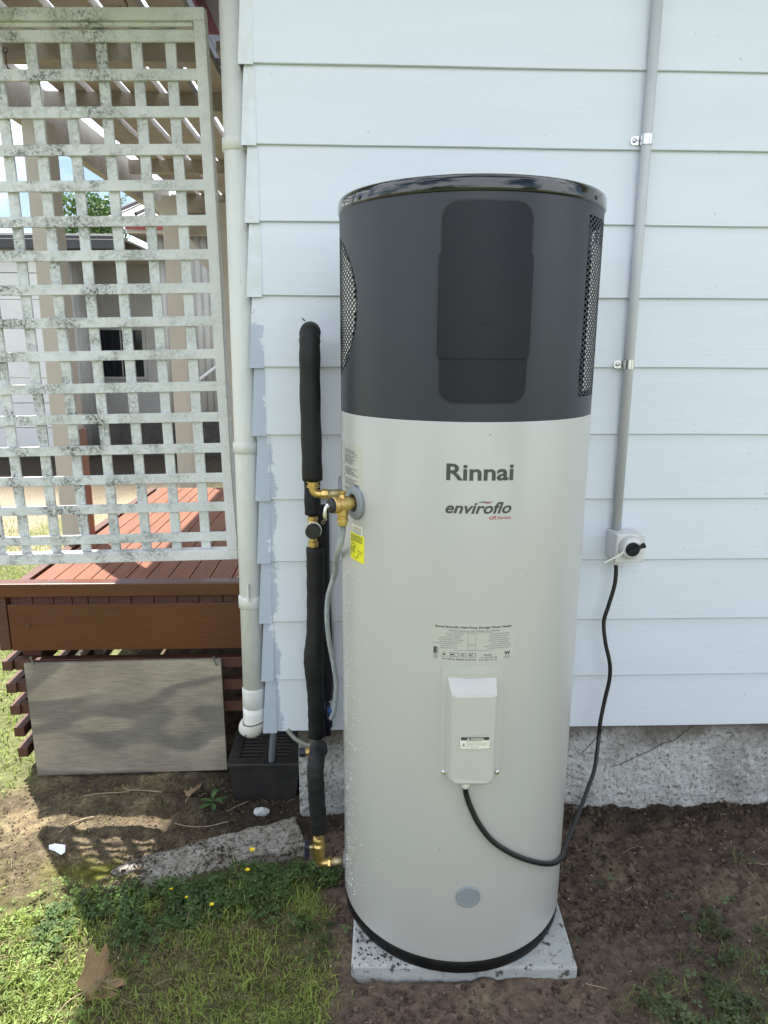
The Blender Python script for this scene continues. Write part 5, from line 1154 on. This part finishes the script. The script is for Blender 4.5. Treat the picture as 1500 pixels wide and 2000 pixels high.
# ------------------------------------------------------------------ single small things on the ground
def hz(x, y): return float(height(np.array([x]), np.array([y]))[0])
def leaf(x, y, size, rot, lab, tilt, curl):
    lobes = [(0, 1.0), (14, 0.80), (26, 0.66), (36, 0.94), (44, 0.86), (60, 0.60), (80, 0.84), (92, 0.70), (112, 0.52), (150, 0.55), (180, 0.32)]
    prof = lobes+[(360-a, r*0.93) for a, r in lobes[-2:0:-1]]
    bm = bmesh.new(); M0 = Matrix.Translation((x, y, hz(x, y)+0.016)) @ Matrix.Rotation(R(rot), 4, 'Z') @ Matrix.Rotation(R(tilt), 4, 'X')
    ctr = bm.verts.new(M0 @ Vector((0, 0, 0))); rings = []
    for f in (0.3, 0.65, 1.0):
        ring = []
        for qi, (a, r) in enumerate(prof):
            r = r*(1+0.08*math.sin(qi*2.7+x*40)); a = a+3*math.sin(qi*1.9+x*23)
            q = size*(f*(0.35+0.65*r) if f < 1 else r); ca, sa = math.cos(R(a)), math.sin(R(a))
            u, w_ = q*ca, q*sa
            h = curl*(w_*w_)/size*(1.0 if w_ > 0 else 0.45)+0.5*curl*abs(u)*abs(w_)/size-0.35*curl*max(0, u)**2/size+0.10*size*math.sin(u/size*4+w_/size*5)*f
            ring.append(bm.verts.new(M0 @ Vector((u, w_, h))))
        rings.append(ring)
    n = len(prof)
    for i in range(n):
        bm.faces.new((ctr, rings[0][i], rings[0][(i+1) % n]))
        for a, b in zip(rings, rings[1:]): bm.faces.new((a[i], b[i], b[(i+1) % n], a[(i+1) % n]))
    t = thing('dead_leaf', lab, 'leaf', (x, y, hz(x, y)), 'dead leaves on the ground')
    obj('blade', bm, M_leaf, t, smooth=True)
    s0 = M0 @ Vector((-size*0.2, 0, 0)); s1 = M0 @ Vector((-size*0.75, size*0.1, -0.004)); s2 = M0 @ Vector((-size*1.1, size*0.05, -0.008))
    obj('stalk', ntube([s0, s1, s2], 0.0012, 6, 5), M_twig, t)
    for a in (0, 38, -38, 84, -84):
        p1 = M0 @ Vector((size*0.75*math.cos(R(a)), size*0.75*math.sin(R(a)), curl*0.56*size*math.sin(R(a))**2+0.004))
        obj('vein', ntube([M0 @ Vector((0, 0, 0.002)), p1], 0.0006, 5), M_twig, t)
leaf(-0.565, -0.605, 0.070, 52, 'large curled brown plane leaf lying on the sunlit lawn edge', 30, 1.5)
leaf(-0.520, 0.120, 0.040, 70, 'small torn brown leaf on bare soil below the plywood', -32, 0.5)
pn = thing('seedling', 'small green weed seedling growing beside the black gully trap', 'plant', (-0.442, 0.05, hz(-0.442, 0.05)))
z0 = hz(-0.442, 0.05)
obj('stem', ntube([(-0.442, 0.05, z0-0.005), (-0.440, 0.048, z0+0.02), (-0.444, 0.046, z0+0.045)], 0.0016, 6, 4), M_weed, pn)
for a, l, h in ((20, 0.045, 0.02), (95, 0.05, 0.035), (170, 0.04, 0.02), (215, 0.05, 0.01), (285, 0.042, 0.012), (330, 0.038, 0.03), (60, 0.035, 0.05)):
    bm = bmesh.new(); d = Vector((math.cos(R(a)), math.sin(R(a)), 0)); p = Vector((-d.y, d.x, 0)); o = Vector((-0.442, 0.048, z0+0.018+h*0.5)); pr = None
    for t, w_ in ((0, .002), (.3, .007), (.6, .008), (.85, .005), (1, .0006)):
        c = o+d*l*t+Vector((0, 0, h*(t-0.9*t*t)))
        cur = [bm.verts.new(c-p*w_), bm.verts.new(c-Vector((0, 0, w_*0.35))), bm.verts.new(c+p*w_)]
        if pr: bm.faces.new((pr[0], cur[0], cur[1], pr[1])); bm.faces.new((pr[1], cur[1], cur[2], pr[2]))
        pr = cur
    obj('leaf', bm, M_weed, pn, smooth=True)
def buttercup(x, y, h, lab, s=1.0):
    z0 = hz(x, y); t = thing('buttercup', lab, 'flower', (x, y, z0), 'yellow buttercups in the clover')
    obj('stem', ntube([(x, y, z0), (x+0.003, y, z0+h*.6), (x+0.001, y-0.002, z0+h)], 0.0008, 6, 4), M_weed, t)
    for i in range(5):
        a = i*1.257+x*50; d = Vector((math.cos(a), math.sin(a), 0)); p = Vector((-d.y, d.x, 0)); o = Vector((x+0.001, y-0.002, z0+h)); bm = bmesh.new()
        vs = [bm.verts.new(o+d*u*s+p*w_*s+Vector((0, 0, q*s))) for u, w_, q in ((.0006, 0, 0), (.0045, -.0038, .002), (.0085, -.0028, .0045), (.0092, 0, .005), (.0085, .0028, .0045), (.0045, .0038, .002))]
        bm.faces.new(vs); obj('petal', bm, M_petal, t)
    bm = bmesh.new(); bmesh.ops.create_icosphere(bm, subdivisions=1, radius=0.0022*s, matrix=Matrix.Translation((x+0.001, y-0.002, z0+h+0.002))); obj('centre', bm, M_petal, t)
buttercup(-0.286, -0.215, 0.045, 'large yellow buttercup nearest the concrete edging and the foot of the tank', 0.9)
buttercup(-0.286, -0.295, 0.035, 'yellow buttercup just below the large one in the clover', 0.7)
buttercup(-0.356, -0.405, 0.030, 'yellow buttercup lowest in the clover patch, towards the brown leaf', 0.62)
buttercup(-0.466, -0.350, 0.026, 'small half open yellow buttercup on the left of the clover patch', 0.5)
buttercup(-0.425, -0.368, 0.024, 'tiny yellow buttercup between the half open one and the lowest one', 0.42)
# folded white scrap
zz = hz(-0.82, -0.15); bm = bmesh.new()
v = [bm.verts.new(p) for p in ((-0.860, -0.128, zz+0.012), (-0.838, -0.131, zz+0.018), (-0.800, -0.150, zz+0.022), (-0.796, -0.172, zz+0.010), (-0.806, -0.182, zz+0.006), (-0.835, -0.155, zz+0.006), (-0.856, -0.140, zz+0.004))]
for q in v: q.co.y = -0.152+(q.co.y+0.152)*0.62; q.co.x = -0.825+(q.co.x+0.825)*0.85
ctr = bm.verts.new((-0.822, -0.150, zz+0.014))
for i in range(7): bm.faces.new((ctr, v[i], v[(i+1) % 7]))
o = obj('paper_scrap', bm, M_paper, loc=(-0.82, -0.15, zz)); md = o.modifiers.new('thick', 'SOLIDIFY'); md.thickness = 0.001
tag(o, 'crumpled white scrap lying on the sunlit dirt beside the lattice shadow', 'scrap')
zz = hz(-0.29, 0.03); bm = bmesh.new(); bmesh.ops.create_icosphere(bm, subdivisions=2, radius=0.02, matrix=Matrix.Translation((-0.292, 0.026, zz+0.006)) @ Matrix.Diagonal((1.1, 0.8, 0.7, 1)))
for vtx in bm.verts: vtx.co += (vtx.co-Vector((-0.292, 0.026, zz)))*0.35*(rnd.random()-0.4)
tag(obj('stone', bm, M_stone, loc=(-0.292, 0.026, zz)), 'pale broken stone against the foot of the black gully trap', 'stone')
for i, (pts, r, lab) in enumerate((
    ([(-0.865, 0.135), (-0.80, 0.145), (-0.745, 0.15), (-0.70, 0.175), (-0.685, 0.20)], 0.0020, 'thin forked twig lying on shaded dirt under the plywood'),
    ([(-0.765, 0.205), (-0.735, 0.165), (-0.68, 0.155), (-0.62, 0.142)], 0.0024, 'bent twig touching the lower edge of the plywood'),
    ([(-0.86, -0.055), (-0.845, -0.015), (-0.815, 0.015), (-0.79, 0.022)], 0.0026, 'short thick curved twig on the sunlit dirt strip'),
    ([(-0.545, -0.010), (-0.50, -0.026), (-0.44, -0.03), (-0.385, -0.015)], 0.0018, 'long straight twig on the soil in front of the seedling'),
    ([(-0.395, 0.03), (-0.37, 0.06), (-0.34, 0.09)], 0.0016, 'short pale twig leaning at the corner of the gully trap'))):
    P3 = [(x, y, hz(x, y)+0.004) for x, y in pts]
    tag(obj('twig', ntube(P3, r, 7, 6), M_twig, smooth=True, loc=P3[0]), lab, 'twig', 'twigs on the dirt')
